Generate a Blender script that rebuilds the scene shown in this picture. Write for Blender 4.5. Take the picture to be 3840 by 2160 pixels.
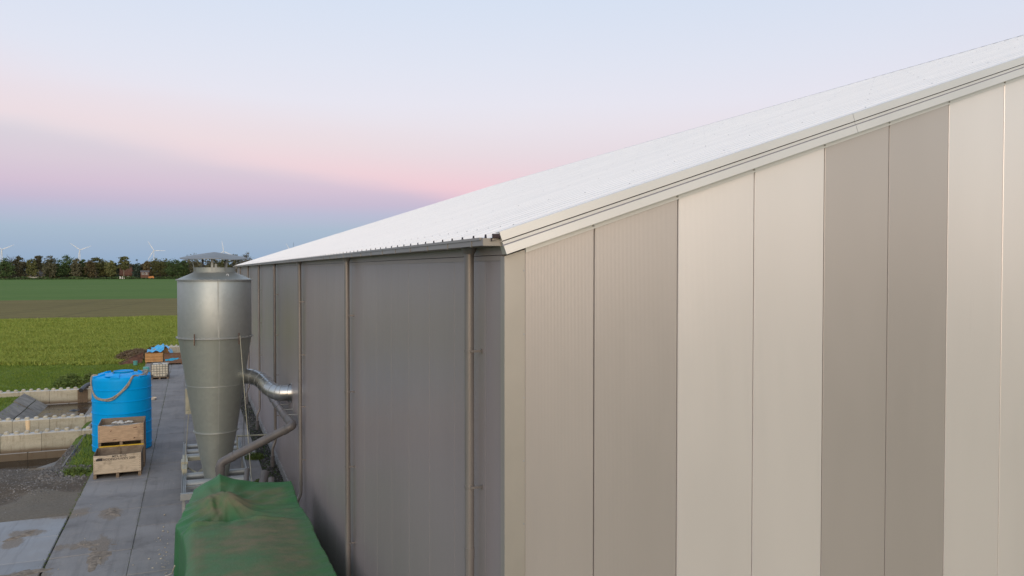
import bpy, bmesh, math, random
import numpy as np
from mathutils import Vector, Matrix
R = math.radians
rng = random.Random(7)
nrg = np.random.default_rng(11)
for o in list(bpy.data.objects):
    bpy.data.objects.remove(o)
scene = bpy.context.scene
COL = scene.collection

# ------------------------------------------------------------------ camera
cam_data = bpy.data.cameras.new('camera')
cam_data.sensor_width = 36.0
cam_data.lens = 27.475
cam_data.clip_start = 0.1
cam_data.clip_end = 20000
cam = bpy.data.objects.new('camera', cam_data)
cam.location = (-2.80, -7.01, 6.95)
cam.rotation_euler = (R(90 - 1.27), 0, R(-22.26))
COL.objects.link(cam)
scene.camera = cam

# ------------------------------------------------------------------ sky, sun, exposure
SUN_HEADING = 190.0      # clockwise from +Y: behind the camera, a little to its left
SUN_ELEV = 7.0
def lin(c):
    c = c / 255.0
    return c / 12.92 if c <= 0.04045 else ((c + 0.055) / 1.055) ** 2.4
def rgb(r, g, b):
    return (lin(r), lin(g), lin(b), 1.0)

world = bpy.data.worlds.new('World')
scene.world = world
world.use_nodes = True
wn, wl = world.node_tree.nodes, world.node_tree.links
wn.clear()
def wmath(op, a, b=None, c=None, clamp=False):
    n = wn.new('ShaderNodeMath'); n.operation = op; n.use_clamp = clamp
    for i, v in enumerate((a, b, c)):
        if v is None: continue
        if isinstance(v, (int, float)): n.inputs[i].default_value = v
        else: wl.new(v, n.inputs[i])
    return n.outputs[0]
def wramp(fac, stops):
    n = wn.new('ShaderNodeValToRGB')
    cr = n.color_ramp
    while len(cr.elements) < len(stops): cr.elements.new(0.5)
    for e, (p, c) in zip(cr.elements, stops):
        e.position = p; e.color = c
    wl.new(fac, n.inputs[0])
    return n.outputs[0]
def wsmooth(v, a, b):
    n = wn.new('ShaderNodeMapRange'); n.interpolation_type = 'SMOOTHSTEP'
    wl.new(v, n.inputs[0]); n.inputs[1].default_value = a; n.inputs[2].default_value = b
    return n.outputs[0]
tc = wn.new('ShaderNodeTexCoord')
sep = wn.new('ShaderNodeSeparateXYZ'); wl.new(tc.outputs['Generated'], sep.inputs[0])
el = wmath('MULTIPLY', wmath('ARCSINE', sep.outputs[2]), 57.2958)
az = wmath('MULTIPLY', wmath('ARCTAN2', sep.outputs[0], sep.outputs[1]), 57.2958)
def skyc(e, r, g, b):
    """ramp stop: colour of the sky at elevation e, less what the physical sky below adds"""
    k = min(e / 19.0, 1.0)
    d = (0.108 + (0.085 - 0.108) * k, 0.065 + (0.090 - 0.065) * k, 0.027 + (0.095 - 0.027) * k)
    return (e / 60.0, tuple(max(0, lin(v) - x) for v, x in zip((r, g, b), d)) + (1.0,))
elf = wmath('DIVIDE', el, 60.0, clamp=True)
below = wramp(elf, [skyc(*a) for a in ((0, 162, 181, 205), (2, 164, 182, 206), (2.8, 167, 184, 208), (4, 183, 182, 211), (4.7, 196, 181, 209),
    (5.7, 210, 187, 210), (7.1, 216, 197, 213), (9, 218, 206, 217), (15, 220, 217, 229), (22, 214, 225, 243), (60, 204, 219, 242))])
above = wramp(elf, [skyc(*a) for a in ((3, 222, 182, 206), (5, 227, 188, 208), (6.3, 227, 200, 215), (7.2, 229, 207, 218), (8.8, 231, 215, 224),
    (10.4, 233, 222, 231), (11.9, 232, 226, 237), (14.5, 227, 227, 240), (19, 218, 226, 243), (32, 208, 222, 243), (60, 204, 219, 242))])
noi = wn.new('ShaderNodeTexNoise'); noi.inputs['Scale'].default_value = 3.2; noi.inputs['Detail'].default_value = 4
mp = wn.new('ShaderNodeMapping'); mp.inputs['Scale'].default_value = (1, 1, 5)
mp.inputs['Rotation'].default_value = (0, R(8), 0)
wl.new(tc.outputs['Generated'], mp.inputs[0]); wl.new(mp.outputs[0], noi.inputs['Vector'])
nz = wmath('SUBTRACT', noi.outputs[0], 0.5)
edge = wmath('SUBTRACT', 7.6, wmath('MULTIPLY', az, 0.147))
q = wmath('ADD', wmath('SUBTRACT', el, edge), wmath('MULTIPLY', nz, 2.4))
fade = wmath('SUBTRACT', 1.0, wsmooth(wmath('ABSOLUTE', az), 45.0, 95.0))
side = wmath('MAXIMUM', wmath('MULTIPLY', wsmooth(q, -0.9, 1.5), fade), wmath('MULTIPLY', wsmooth(el, 10.0, 16.0), wmath('SUBTRACT', 1.0, wsmooth(wmath('ABSOLUTE', az), 65.0, 125.0))))
west = wramp(elf, [skyc(*a) for a in ((0, 220, 204, 188), (4, 224, 214, 201), (9, 218, 221, 217), (16, 211, 224, 232), (25, 210, 223, 240), (60, 204, 219, 242))])
mixw = wn.new('ShaderNodeMixRGB'); wl.new(wsmooth(wmath('ABSOLUTE', az), 65.0, 125.0), mixw.inputs[0]); wl.new(below, mixw.inputs[1]); wl.new(west, mixw.inputs[2]); below = mixw.outputs[0]
mixa = wn.new('ShaderNodeMixRGB'); wl.new(side, mixa.inputs[0]); wl.new(below, mixa.inputs[1]); wl.new(above, mixa.inputs[2])
streak = wmath('MULTIPLY', wsmooth(q, -0.5, 1.1), wmath('SUBTRACT', 1.0, wsmooth(q, 0.9, 5.6)))
amt = wmath('MULTIPLY', wmath('MULTIPLY', streak, fade), 0.68)
pink = wramp(elf, [skyc(*a) for a in ((4, 241, 188, 206), (6, 241, 198, 210), (9, 238, 214, 219), (13, 236, 219, 226))])
mixc = wn.new('ShaderNodeMixRGB'); wl.new(amt, mixc.inputs[0]); wl.new(mixa.outputs[0], mixc.inputs[1]); wl.new(pink, mixc.inputs[2])
bg1 = wn.new('ShaderNodeBackground'); wl.new(mixc.outputs[0], bg1.inputs[0]); bg1.inputs[1].default_value = 1.0
nish = wn.new('ShaderNodeTexSky'); nish.sky_type = 'NISHITA'; nish.sun_disc = False
nish.sun_elevation = R(3.0); nish.sun_rotation = R(SUN_HEADING)
nish.air_density = 1.0; nish.dust_density = 1.5
bg2 = wn.new('ShaderNodeBackground'); wl.new(nish.outputs[0], bg2.inputs[0]); bg2.inputs[1].default_value = 0.05
addw = wn.new('ShaderNodeAddShader'); wl.new(bg1.outputs[0], addw.inputs[0]); wl.new(bg2.outputs[0], addw.inputs[1])
wo = wn.new('ShaderNodeOutputWorld'); wl.new(addw.outputs[0], wo.inputs[0])

sun_data = bpy.data.lights.new('sun', 'SUN')
sun_data.energy = 2.0
sun_data.angle = R(62)
sun_data.color = (1.0, 0.85, 0.70)
sun = bpy.data.objects.new('sun', sun_data)
sdir = Vector((math.sin(R(SUN_HEADING)) * math.cos(R(SUN_ELEV + 3)), math.cos(R(SUN_HEADING)) * math.cos(R(SUN_ELEV + 3)), math.sin(R(SUN_ELEV + 3))))
sun.rotation_euler = sdir.to_track_quat('Z', 'Y').to_euler()
COL.objects.link(sun)
scene.view_settings.view_transform = 'Standard'
scene.view_settings.look = 'None'
scene.view_settings.gamma = 1.0
scene.view_settings.exposure = 0.0
scene.view_settings.use_curve_mapping = False

# ------------------------------------------------------------------ mesh helpers
class MB:
    def __init__(self):
        self.v = []; self.f = []; self.m = []
    def poly(self, pts, mi=0):
        b = len(self.v); self.v += [tuple(p) for p in pts]
        self.f.append(tuple(range(b, b + len(pts)))); self.m.append(mi)
    def box(self, x0, x1, y0, y1, z0, z1, mi=0, rot=0.0, piv=None):
        c = [(x0, y0, z0), (x1, y0, z0), (x1, y1, z0), (x0, y1, z0), (x0, y0, z1), (x1, y0, z1), (x1, y1, z1), (x0, y1, z1)]
        if rot:
            px, py = piv if piv else ((x0 + x1) / 2, (y0 + y1) / 2)
            cs, sn = math.cos(rot), math.sin(rot)
            c = [(px + (x - px) * cs - (y - py) * sn, py + (x - px) * sn + (y - py) * cs, z) for x, y, z in c]
        b = len(self.v); self.v += c
        for q in ((0, 3, 2, 1), (4, 5, 6, 7), (0, 1, 5, 4), (1, 2, 6, 5), (2, 3, 7, 6), (3, 0, 4, 7)):
            self.f.append(tuple(b + i for i in q)); self.m.append(mi)
        return self
    def prism(self, pts, d, mi=0):
        """closed polygon pts (3D, planar) extruded by vector d"""
        b = len(self.v); n = len(pts); d = Vector(d)
        self.v += [tuple(p) for p in pts] + [tuple(Vector(p) + d) for p in pts]
        self.f.append(tuple(b + i for i in reversed(range(n)))); self.m.append(mi)
        self.f.append(tuple(b + n + i for i in range(n))); self.m.append(mi)
        for i in range(n):
            j = (i + 1) % n
            self.f.append((b + i, b + j, b + n + j, b + n + i)); self.m.append(mi)
        return self
    def tube(self, pts, r, n=8, cap=True, mi=0):
        pts = [Vector(p) for p in pts]
        rs = r if isinstance(r, (list, tuple)) else [r] * len(pts)
        t0 = (pts[1] - pts[0]).normalized()
        a = Vector((0, 0, 1)) if abs(t0.z) < 0.9 else Vector((1, 0, 0))
        u = t0.cross(a).normalized()
        b0 = len(self.v)
        for i, p in enumerate(pts):
            if i == 0: t = pts[1] - pts[0]
            elif i == len(pts) - 1: t = pts[-1] - pts[-2]
            else: t = (pts[i + 1] - p).normalized() + (p - pts[i - 1]).normalized()
            t.normalize()
            u = (u - t * u.dot(t)).normalized(); w = t.cross(u)
            for k in range(n):
                an = 2 * math.pi * k / n
                self.v.append(tuple(p + (u * math.cos(an) + w * math.sin(an)) * rs[i]))
        for i in range(len(pts) - 1):
            for k in range(n):
                k2 = (k + 1) % n
                self.f.append((b0 + i * n + k, b0 + i * n + k2, b0 + (i + 1) * n + k2, b0 + (i + 1) * n + k)); self.m.append(mi)
        if cap:
            self.f.append(tuple(b0 + k for k in reversed(range(n)))); self.m.append(mi)
            e = b0 + (len(pts) - 1) * n
            self.f.append(tuple(e + k for k in range(n))); self.m.append(mi)
        return self
    def lathe(self, prof, n=48, c=(0, 0, 0), mi=0, closed=False):
        b = len(self.v)
        for r, z in prof:
            for k in range(n):
                a = 2 * math.pi * k / n
                self.v.append((c[0] + r * math.cos(a), c[1] + r * math.sin(a), c[2] + z))
        m = len(prof)
        for i in range(m if closed else m - 1):
            i2 = (i + 1) % m
            for k in range(n):
                k2 = (k + 1) % n
                self.f.append((b + i * n + k, b + i * n + k2, b + i2 * n + k2, b + i2 * n + k)); self.m.append(mi)
        return self
    def mesh(self, name, mats, smooth=35):
        me = bpy.data.meshes.new(name)
        me.from_pydata(self.v, [], self.f)
        mats = mats if isinstance(mats, (list, tuple)) else [mats]
        for m in mats: me.materials.append(m)
        if len(mats) > 1: me.polygons.foreach_set('material_index', self.m)
        me.update()
        if smooth:
            me.polygons.foreach_set('use_smooth', [True] * len(me.polygons))
            me.set_sharp_from_angle(angle=R(smooth))
        return me
    def build(self, name, mats, parent=None, smooth=35):
        return link(name, self.mesh(name, mats, smooth), parent)

def link(name, me, parent=None, loc=None, rz=0):
    o = bpy.data.objects.new(name, me); COL.objects.link(o)
    if parent: o.parent = parent
    if loc is not None: o.location = loc
    if rz: o.rotation_euler = (0, 0, rz)
    return o
def thing(name, label, cat, loc=(0, 0, 0), rz=0, group=None):
    o = bpy.data.objects.new(name, None); COL.objects.link(o)
    o.location = loc; o.rotation_euler = (0, 0, rz); o.empty_display_size = 0.2
    return tag(o, label, cat, group)
def tag(o, label, cat, group=None):
    o['label'] = label; o['category'] = cat
    if group: o['group'] = group
    return o
def kind(o, k):
    o['kind'] = k
    return o
def fast_mesh(name, verts, faces, mat, smooth=False):
    """numpy arrays: verts (N,3), faces (M,k)"""
    me = bpy.data.meshes.new(name)
    k = faces.shape[1]
    me.vertices.add(len(verts)); me.vertices.foreach_set('co', np.ascontiguousarray(verts, np.float32).ravel())
    me.loops.add(faces.size); me.loops.foreach_set('vertex_index', np.ascontiguousarray(faces, np.int32).ravel())
    me.polygons.add(len(faces)); me.polygons.foreach_set('loop_start', np.arange(0, faces.size, k, dtype=np.int32))
    if smooth: me.polygons.foreach_set('use_smooth', np.ones(len(faces), bool))
    for m in (mat if isinstance(mat, (list, tuple)) else [mat]): me.materials.append(m)
    me.update(calc_edges=True)
    return me

# ------------------------------------------------------------------ material helpers
class NT:
    def __init__(self, name):
        self.mat = bpy.data.materials.new(name); self.mat.use_nodes = True
        self.n = self.mat.node_tree.nodes; self.l = self.mat.node_tree.links
        self.b = self.n['Principled BSDF']
        self.pos = self.n.new('ShaderNodeNewGeometry')
    def P(self): return self.pos.outputs['Position']
    def put(self, sock, v):
        if isinstance(v, (int, float)): sock.default_value = v
        elif isinstance(v, tuple): sock.default_value = v if len(v) == 4 or len(sock.default_value) == 3 else v + (1,)
        else: self.l.new(v, sock)
    def math(self, op, a, b=None, c=None, clamp=False):
        n = self.n.new('ShaderNodeMath'); n.operation = op; n.use_clamp = clamp
        for i, v in enumerate((a, b, c)):
            if v is not None: self.put(n.inputs[i], v)
        return n.outputs[0]
    def xyz(self, v=None):
        n = self.n.new('ShaderNodeSeparateXYZ'); self.l.new(v or self.P(), n.inputs[0]); return n.outputs
    def noise(self, scale, detail=3, rough=0.55, vec=None, stretch=None):
        n = self.n.new('ShaderNodeTexNoise'); n.inputs['Scale'].default_value = scale
        n.inputs['Detail'].default_value = detail; n.inputs['Roughness'].default_value = rough
        v = vec or self.P()
        if stretch:
            m = self.n.new('ShaderNodeMapping'); m.inputs['Scale'].default_value = stretch
            self.l.new(v, m.inputs[0]); v = m.outputs[0]
        self.l.new(v, n.inputs['Vector']); return n.outputs[0]
    def voro(self, scale, vec=None, out='Distance'):
        n = self.n.new('ShaderNodeTexVoronoi'); n.inputs['Scale'].default_value = scale
        self.l.new(vec or self.P(), n.inputs['Vector']); return n.outputs[out]
    def map(self, v, a, b, c=0.0, d=1.0, smooth=True):
        n = self.n.new('ShaderNodeMapRange'); n.interpolation_type = 'SMOOTHSTEP' if smooth else 'LINEAR'
        self.put(n.inputs[0], v)
        for i, x in enumerate((a, b, c, d)): n.inputs[i + 1].default_value = x
        return n.outputs[0]
    def mix(self, fac, a, b, mode='MIX'):
        n = self.n.new('ShaderNodeMixRGB'); n.blend_type = mode
        self.put(n.inputs[0], fac); self.put(n.inputs[1], a); self.put(n.inputs[2], b)
        return n.outputs[0]
    def ramp(self, fac, stops):
        n = self.n.new('ShaderNodeValToRGB'); cr = n.color_ramp
        while len(cr.elements) < len(stops): cr.elements.new(0.5)
        for e, (p, c) in zip(cr.elements, stops):
            e.position = p; e.color = c if len(c) == 4 else c + (1,)
        self.put(n.inputs[0], fac); return n.outputs[0]
    def bump(self, h, strength=0.3, dist=0.02, prev=None):
        n = self.n.new('ShaderNodeBump'); n.inputs['Strength'].default_value = strength; n.inputs['Distance'].default_value = dist
        self.l.new(h, n.inputs['Height'])
        if prev: self.l.new(prev, n.inputs['Normal'])
        self.l.new(n.outputs[0], self.b.inputs['Normal']); return n.outputs[0]
    def rand(self):
        n = self.n.new('ShaderNodeObjectInfo'); return n.outputs['Random']
    def island(self): return self.pos.outputs['Random Per Island']
    def col(self, v): self.put(self.b.inputs['Base Color'], v)
    def set(self, rough=0.6, metal=0.0, spec=0.5):
        self.put(self.b.inputs['Roughness'], rough); self.put(self.b.inputs['Metallic'], metal)
        self.put(self.b.inputs['Specular IOR Level'], spec); return self

def simple(name, c, rough=0.6, metal=0.0, var=0.18, scale=3.0, bump=0.0, bscale=20.0, objvar=0.0, spec=0.5, stretch=None, detail=4):
    t = NT(name).set(rough, metal, spec)
    n = t.noise(scale, detail, 0.6, stretch=stretch)
    lo = tuple(x * (1 - var) for x in c[:3]); hi = tuple(min(1, x * (1 + var)) for x in c[:3])
    cc = t.mix(t.map(n, 0.3, 0.7), lo + (1,), hi + (1,))
    if objvar:
        k = t.map(t.rand(), 0, 1, 1 - objvar, 1 + objvar, smooth=False)
        cc = t.mix(1.0, cc, k, 'MULTIPLY')
    t.col(cc)
    if bump: t.bump(t.noise(bscale, 4), bump, 0.02)
    return t.mat

def panel_mat(name, c, rough=0.31, metal=0.42, rib=0.0157, axis=0, depth=0.0009, strength=0.32, rv=0.022):
    t = NT(name).set(rough, metal, 0.5)
    x = t.xyz()[axis]
    s = t.math('SINE', t.math('MULTIPLY', x, 2 * math.pi / rib))
    n = t.noise(0.5, 3, 0.5, stretch=(1, 1, 0.35))
    fine = t.noise(6.0, 4, 0.65, stretch=(1, 1, 0.12))
    cc = t.mix(t.map(n, 0.3, 0.7), tuple(v * 0.965 for v in c[:3]) + (1,), tuple(v * 1.035 for v in c[:3]) + (1,))
    cc = t.mix(t.map(fine, 0.6, 0.85, 0, 0.06), cc, (0.30, 0.26, 0.22, 1))
    k = t.map(t.rand(), 0, 1, 1 - rv, 1 + rv, smooth=False)
    cc = t.mix(1.0, cc, k, 'MULTIPLY')
    t.col(cc)
    t.put(t.b.inputs['Roughness'], t.map(fine, 0.2, 0.8, rough - 0.02, rough + 0.03))
    t.bump(s, strength, depth)
    return t.mat

M = {}
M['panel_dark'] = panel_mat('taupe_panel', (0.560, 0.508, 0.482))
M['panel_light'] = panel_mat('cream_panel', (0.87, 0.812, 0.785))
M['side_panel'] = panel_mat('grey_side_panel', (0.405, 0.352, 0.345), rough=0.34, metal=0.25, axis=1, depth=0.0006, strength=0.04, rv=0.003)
M['trim_dark'] = simple('taupe_trim', (0.50, 0.46, 0.415), 0.4, 0.5, var=0.04, scale=1)
M['trim_side'] = simple('grey_trim', (0.40, 0.345, 0.32), 0.4, var=0.05, scale=1)
M['trim_light'] = simple('cream_trim', (0.73, 0.71, 0.685), 0.40, 0.45, var=0.03, scale=0.6)
M['gutter'] = simple('gutter_paint', (0.32, 0.295, 0.265), 0.36, 0.3, var=0.10, scale=2, stretch=(1, 0.3, 2))
M['pipe_paint'] = simple('downpipe_paint', (0.255, 0.235, 0.22), 0.38, 0.35, var=0.12, scale=4, stretch=(1, 1, 0.15))
M['painted_sky'] = simple('grey_blue_sky_reflection', (0.30, 0.30, 0.35), 0.6, var=0.05)  # sky reflection on the bargeboard ledge, put into the colour
M['joint_and_shade'] = simple('dark_joint_and_shade', (0.05, 0.042, 0.04), 0.8)  # wall panel joints, also the drip-edge shade painted on the bargeboard
M['rib_end'] = simple('dark_foam', (0.045, 0.03, 0.035), 0.8)
M['concrete_plinth'] = simple('plinth_concrete', (0.24, 0.235, 0.23), 0.85, var=0.2, bump=0.2)
def roof_mat():
    t = NT('white_roof_sheet').set(0.27, 0.0, 0.5)
    n = t.noise(0.7, 4, 0.6, stretch=(0.25, 2, 1))
    cc = t.mix(t.map(n, 0.35, 0.75), (0.79, 0.79, 0.795, 1), (0.735, 0.74, 0.75, 1))
    t.col(cc); return t.mat
M['roof'] = roof_mat()
M['screw'] = simple('screw_cap', (0.42, 0.42, 0.43), 0.5)

def galv(name, c, rough=0.42, metal=0.75, spangle=9.0):
    t = NT(name).set(rough, metal)
    v = t.voro(spangle, out='Color'); vs = t.xyz(v)
    n = t.noise(1.3, 5, 0.6, stretch=(1, 1, 0.4))
    cc = t.mix(t.map(vs[0], 0, 1, smooth=False), tuple(x * 0.965 for x in c) + (1,), tuple(x * 1.03 for x in c) + (1,))
    cc = t.mix(t.map(n, 0.45, 0.75, 0, 0.2), cc, tuple(x * 0.78 for x in c) + (1,))
    t.col(cc)
    t.put(t.b.inputs['Roughness'], t.map(n, 0.3, 0.7, rough - 0.05, rough + 0.1))
    t.bump(n, 0.02, 0.02)
    return t.mat
M['galv'] = galv('galvanised_sheet', (0.415, 0.44, 0.425), 0.56, 0.78)
M['galv_cap'] = galv('weathered_cap_sheet', (0.25, 0.265, 0.275), 0.6, 0.5)
M['galv_dull'] = galv('dull_galvanised_cone', (0.365, 0.395, 0.362), 0.54, 0.75)
M['galv_frame'] = galv('galvanised_frame', (0.34, 0.36, 0.36), 0.55, 0.45, 30)
M['duct'] = galv('bright_spiral_duct', (0.50, 0.51, 0.51), 0.30, 0.95, 20)
M['rust'] = simple('rusty_steel', (0.13, 0.062, 0.04), 0.85, var=0.4, scale=4)
M['cream_paint'] = simple('cream_steel', (0.40, 0.385, 0.29), 0.6, var=0.12)
M['pvc'] = simple('grey_pvc', (0.135, 0.124, 0.12), 0.42, var=0.1, scale=3)
M['blue'] = simple('blue_plastic', (0.0, 0.36, 0.82), 0.42, var=0.06, scale=1.2, bump=0.04, bscale=8, spec=0.12)
M['blue_dark'] = simple('blue_lid', (0.0, 0.33, 0.76), 0.45, var=0.08, spec=0.25)
M['rope'] = simple('hemp_rope', (0.33, 0.285, 0.225), 0.9, var=0.25, scale=14)
M['rope_pale'] = simple('pale_strap', (0.6, 0.52, 0.42), 0.8)
M['yellow'] = simple('yellow_strip', (0.58, 0.38, 0.03), 0.5)
M['cream_pvc'] = simple('cream_pvc', (0.82, 0.62, 0.38), 0.5, var=0.06)
M['black_plastic'] = simple('black_plastic', (0.03, 0.032, 0.036), 0.4)
M['print'] = simple('stencil_print', (0.045, 0.04, 0.038), 0.8)
M['paper'] = simple('torn_paper', (0.62, 0.56, 0.48), 0.8)

def wood(name, c, dirt=(0.12, 0.085, 0.06), amount=0.55, grain=(1, 1, 9)):
    t = NT(name).set(0.8, 0, 0.3)
    g = t.noise(5.0, 5, 0.65, stretch=grain)
    s = t.noise(2.2, 5, 0.65)
    cc = t.mix(t.map(g, 0.3, 0.7), tuple(x * 0.78 for x in c) + (1,), tuple(min(1, x * 1.15) for x in c) + (1,))
    cc = t.mix(t.map(s, 0.52, 0.74, 0, amount), cc, dirt + (1,))
    k = t.map(t.rand(), 0, 1, 0.85, 1.1, smooth=False)
    t.col(t.mix(1.0, cc, k, 'MULTIPLY'))
    t.bump(g, 0.25, 0.004)
    return t.mat
M['ply'] = wood('weathered_plywood', (0.58, 0.49, 0.37))
M['ply_brown'] = wood('brown_plywood', (0.50, 0.36, 0.24))
M['ply_inside'] = wood('dark_plywood_inside', (0.23, 0.185, 0.14), amount=0.7)
M['post_wood'] = wood('grey_post_wood', (0.24, 0.18, 0.125))
M['new_wood'] = wood('fresh_orange_board', (0.56, 0.31, 0.13), dirt=(0.30, 0.13, 0.05), amount=0.5, grain=(1, 1, 12))
M['old_wood'] = wood('brown_old_board', (0.20, 0.115, 0.075), amount=0.5, grain=(1, 1, 12))
M['board_wood'] = wood('wet_brown_board', (0.17, 0.12, 0.08), amount=0.4)
M['cyan_sheet'] = simple('cyan_plastic_sheet', (0.01, 0.40, 0.72), 0.35, var=0.2, scale=6)
M['ibc_white'] = simple('milky_plastic', (0.60, 0.57, 0.47), 0.45, var=0.12, scale=3)
M['cage'] = simple('cage_steel', (0.22, 0.21, 0.19), 0.5, 0.3)
M['teal'] = simple('teal_plastic', (0.10, 0.34, 0.31), 0.5)
M['white'] = simple('white_paint', (0.78, 0.78, 0.78), 0.45, var=0.03)
M['fleece'] = simple('dirty_fleece', (0.52, 0.50, 0.46), 0.9)
M['turbine'] = simple('turbine_white', (0.74, 0.75, 0.77), 0.5, var=0.02)

def block_mat():
    t = NT('stained_concrete_block').set(0.9, 0, 0.25)
    x, y, z = t.xyz()
    s = t.noise(1.6, 6, 0.65, stretch=(0.6, 0.6, 2.4))
    d = t.noise(4.0, 5, 0.7, stretch=(2.2, 2.2, 0.35))
    fine = t.noise(22, 4, 0.6)
    cc = t.mix(t.map(s, 0.32, 0.68), (0.53, 0.485, 0.375, 1), (0.42, 0.38, 0.285, 1))
    cc = t.mix(t.map(d, 0.5, 0.72, 0, 0.6), cc, (0.24, 0.195, 0.135, 1))
    wet = t.math('ADD', z, t.math('MULTIPLY', t.math('SUBTRACT', s, 0.5), 0.35))
    cc = t.mix(t.map(wet, -0.52, -0.30, 0.85, 0), cc, (0.13, 0.085, 0.05, 1))
    cc = t.mix(t.map(fine, 0.45, 0.8, 0, 0.4), cc, (0.18, 0.155, 0.12, 1))
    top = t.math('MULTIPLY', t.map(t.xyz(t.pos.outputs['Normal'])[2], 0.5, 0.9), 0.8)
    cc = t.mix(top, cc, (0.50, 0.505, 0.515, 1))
    k = t.map(t.rand(), 0, 1, 0.88, 1.08, smooth=False)
    t.col(t.mix(1.0, cc, k, 'MULTIPLY'))
    t.bump(t.math('ADD', fine, t.math('MULTIPLY', s, 1.5)), 0.35, 0.02)
    return t.mat
M['block'] = block_mat()

def slab_mat():
    t = NT('concrete_slab').set(0.82, 0, 0.3)
    x, y, z = t.xyz()
    big = t.noise(0.55, 5, 0.62)
    st = t.noise(1.7, 6, 0.68, stretch=(1.2, 0.45, 1))
    fine = t.noise(26, 4, 0.65)
    cc = t.mix(t.map(big, 0.3, 0.7), (0.190, 0.184, 0.182, 1), (0.258, 0.248, 0.242, 1))
    cc = t.mix(t.map(st, 0.48, 0.7, 0, 0.65), cc, (0.27, 0.25, 0.23, 1))
    st2 = t.noise(0.9, 6, 0.7)
    cc = t.mix(t.map(st2, 0.54, 0.7, 0, 0.5), cc, (0.12, 0.11, 0.105, 1))
    cc = t.mix(t.map(fine, 0.5, 0.85, 0, 0.35), cc, (0.10, 0.098, 0.10, 1))
    # plates west of the strip are a paler, bluer concrete
    cc = t.mix(t.math('MULTIPLY', t.math('MULTIPLY', t.map(x, -6.12, -6.06, 1, 0), t.map(big, 0.3, 0.62, 0.85, 0.35)), 0.9), cc, (0.33, 0.35, 0.375, 1))
    tr = t.noise(1.0, 5, 0.65, stretch=(5.5, 0.28, 1))
    cc = t.mix(t.map(tr, 0.5, 0.72, 0, 0.32), cc, (0.115, 0.108, 0.105, 1))
    k = t.map(t.rand(), 0, 1, 0.90, 1.12, smooth=False)
    cc = t.mix(1.0, cc, k, 'MULTIPLY')
    # sand spread on the near plates and along the edge of the strip
    def blob(cx, cy, rx, ry, wob=0.9):
        dx = t.math('DIVIDE', t.math('SUBTRACT', x, cx), rx); dy = t.math('DIVIDE', t.math('SUBTRACT', y, cy), ry)
        r = t.math('SQRT', t.math('ADD', t.math('MULTIPLY', dx, dx), t.math('MULTIPLY', dy, dy)))
        return t.map(t.math('ADD', r, t.math('MULTIPLY', t.math('SUBTRACT', st, 0.5), wob * 2.6)), 0.65, 1.05, 1, 0)
    blobs = [(-5.0, 14.7, 0.28, 1.2), (-5.35, 15.3, 0.8, 0.35), (-5.0, 17.9, 0.35, 0.7), (-6.9, 16.9, 0.5, 0.35), (-7.1, 16.2, 0.25, 0.5), (-6.75, 13.4, 0.9, 0.5), (-6.3, 18.4, 0.8, 0.6), (-7.8, 15.0, 0.3, 1.4)]
    m = None
    for bl in blobs:
        v = blob(*bl)
        m = v if m is None else t.math('MAXIMUM', m, v)
    sand = t.mix(t.map(fine, 0.3, 0.7), (0.26, 0.215, 0.17, 1), (0.175, 0.145, 0.115, 1))
    cc = t.mix(t.math('MULTIPLY', m, 0.85), cc, sand)
    t.col(cc)
    t.bump(t.math('ADD', t.math('MULTIPLY', fine, 0.5), t.math('MULTIPLY', m, 1.2)), 0.3, 0.02)
    return t.mat
M['slab'] = slab_mat()
M['bank_slab'] = simple('bank_plate_concrete', (0.195, 0.18, 0.16), 0.88, var=0.28, scale=2, bump=0.3, objvar=0.15)
M['yard_bed'] = simple('dark_soil_joint', (0.075, 0.07, 0.055), 0.95, var=0.4, scale=9)

def terrain_mat():
    t = NT('grass_and_gravel_ground').set(0.95, 0, 0.2)
    a = t.n.new('ShaderNodeVertexColor'); a.layer_name = 'mask'
    mk = t.n.new('ShaderNodeSeparateColor'); t.l.new(a.outputs[0], mk.inputs[0])
    g1 = t.noise(1.2, 5, 0.6); g2 = t.noise(14, 4, 0.7); s = t.noise(0.8, 5, 0.65)
    grass = t.mix(t.map(g1, 0.3, 0.7), (0.09, 0.14, 0.02, 1), (0.14, 0.19, 0.035, 1))
    grass = t.mix(t.map(g2, 0.4, 0.75, 0, 0.5), grass, (0.035, 0.055, 0.012, 1))
    v = t.voro(13.0, out='Color'); vx = t.xyz(v)[0]
    grav = t.mix(t.map(vx, 0, 1, smooth=False), (0.085, 0.07, 0.055, 1), (0.17, 0.14, 0.11, 1))
    grav = t.mix(t.map(s, 0.42, 0.66), grav, (0.105, 0.084, 0.064, 1))
    dust = t.mix(t.map(g2, 0.3, 0.7), (0.19, 0.165, 0.132, 1), (0.15, 0.13, 0.103, 1))
    mud = t.mix(t.map(s, 0.4, 0.65), (0.045, 0.04, 0.038, 1), (0.085, 0.075, 0.065, 1))
    def soft(sock): return t.map(t.math('ADD', sock, t.math('MULTIPLY', t.math('SUBTRACT', g2, 0.5), 0.5)), 0.35, 0.65)
    cc = t.mix(soft(mk.outputs[0]), grass, grav)
    cc = t.mix(soft(mk.outputs[2]), cc, dust)
    cc = t.mix(soft(mk.outputs[1]), cc, mud)
    t.col(cc)
    t.put(t.b.inputs['Roughness'], t.math('SUBTRACT', 0.95, t.math('MULTIPLY', mk.outputs[1], 0.45)))
    t.bump(t.math('ADD', g2, vx), 0.5, 0.03)
    return t.mat
M['terrain'] = terrain_mat()

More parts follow.
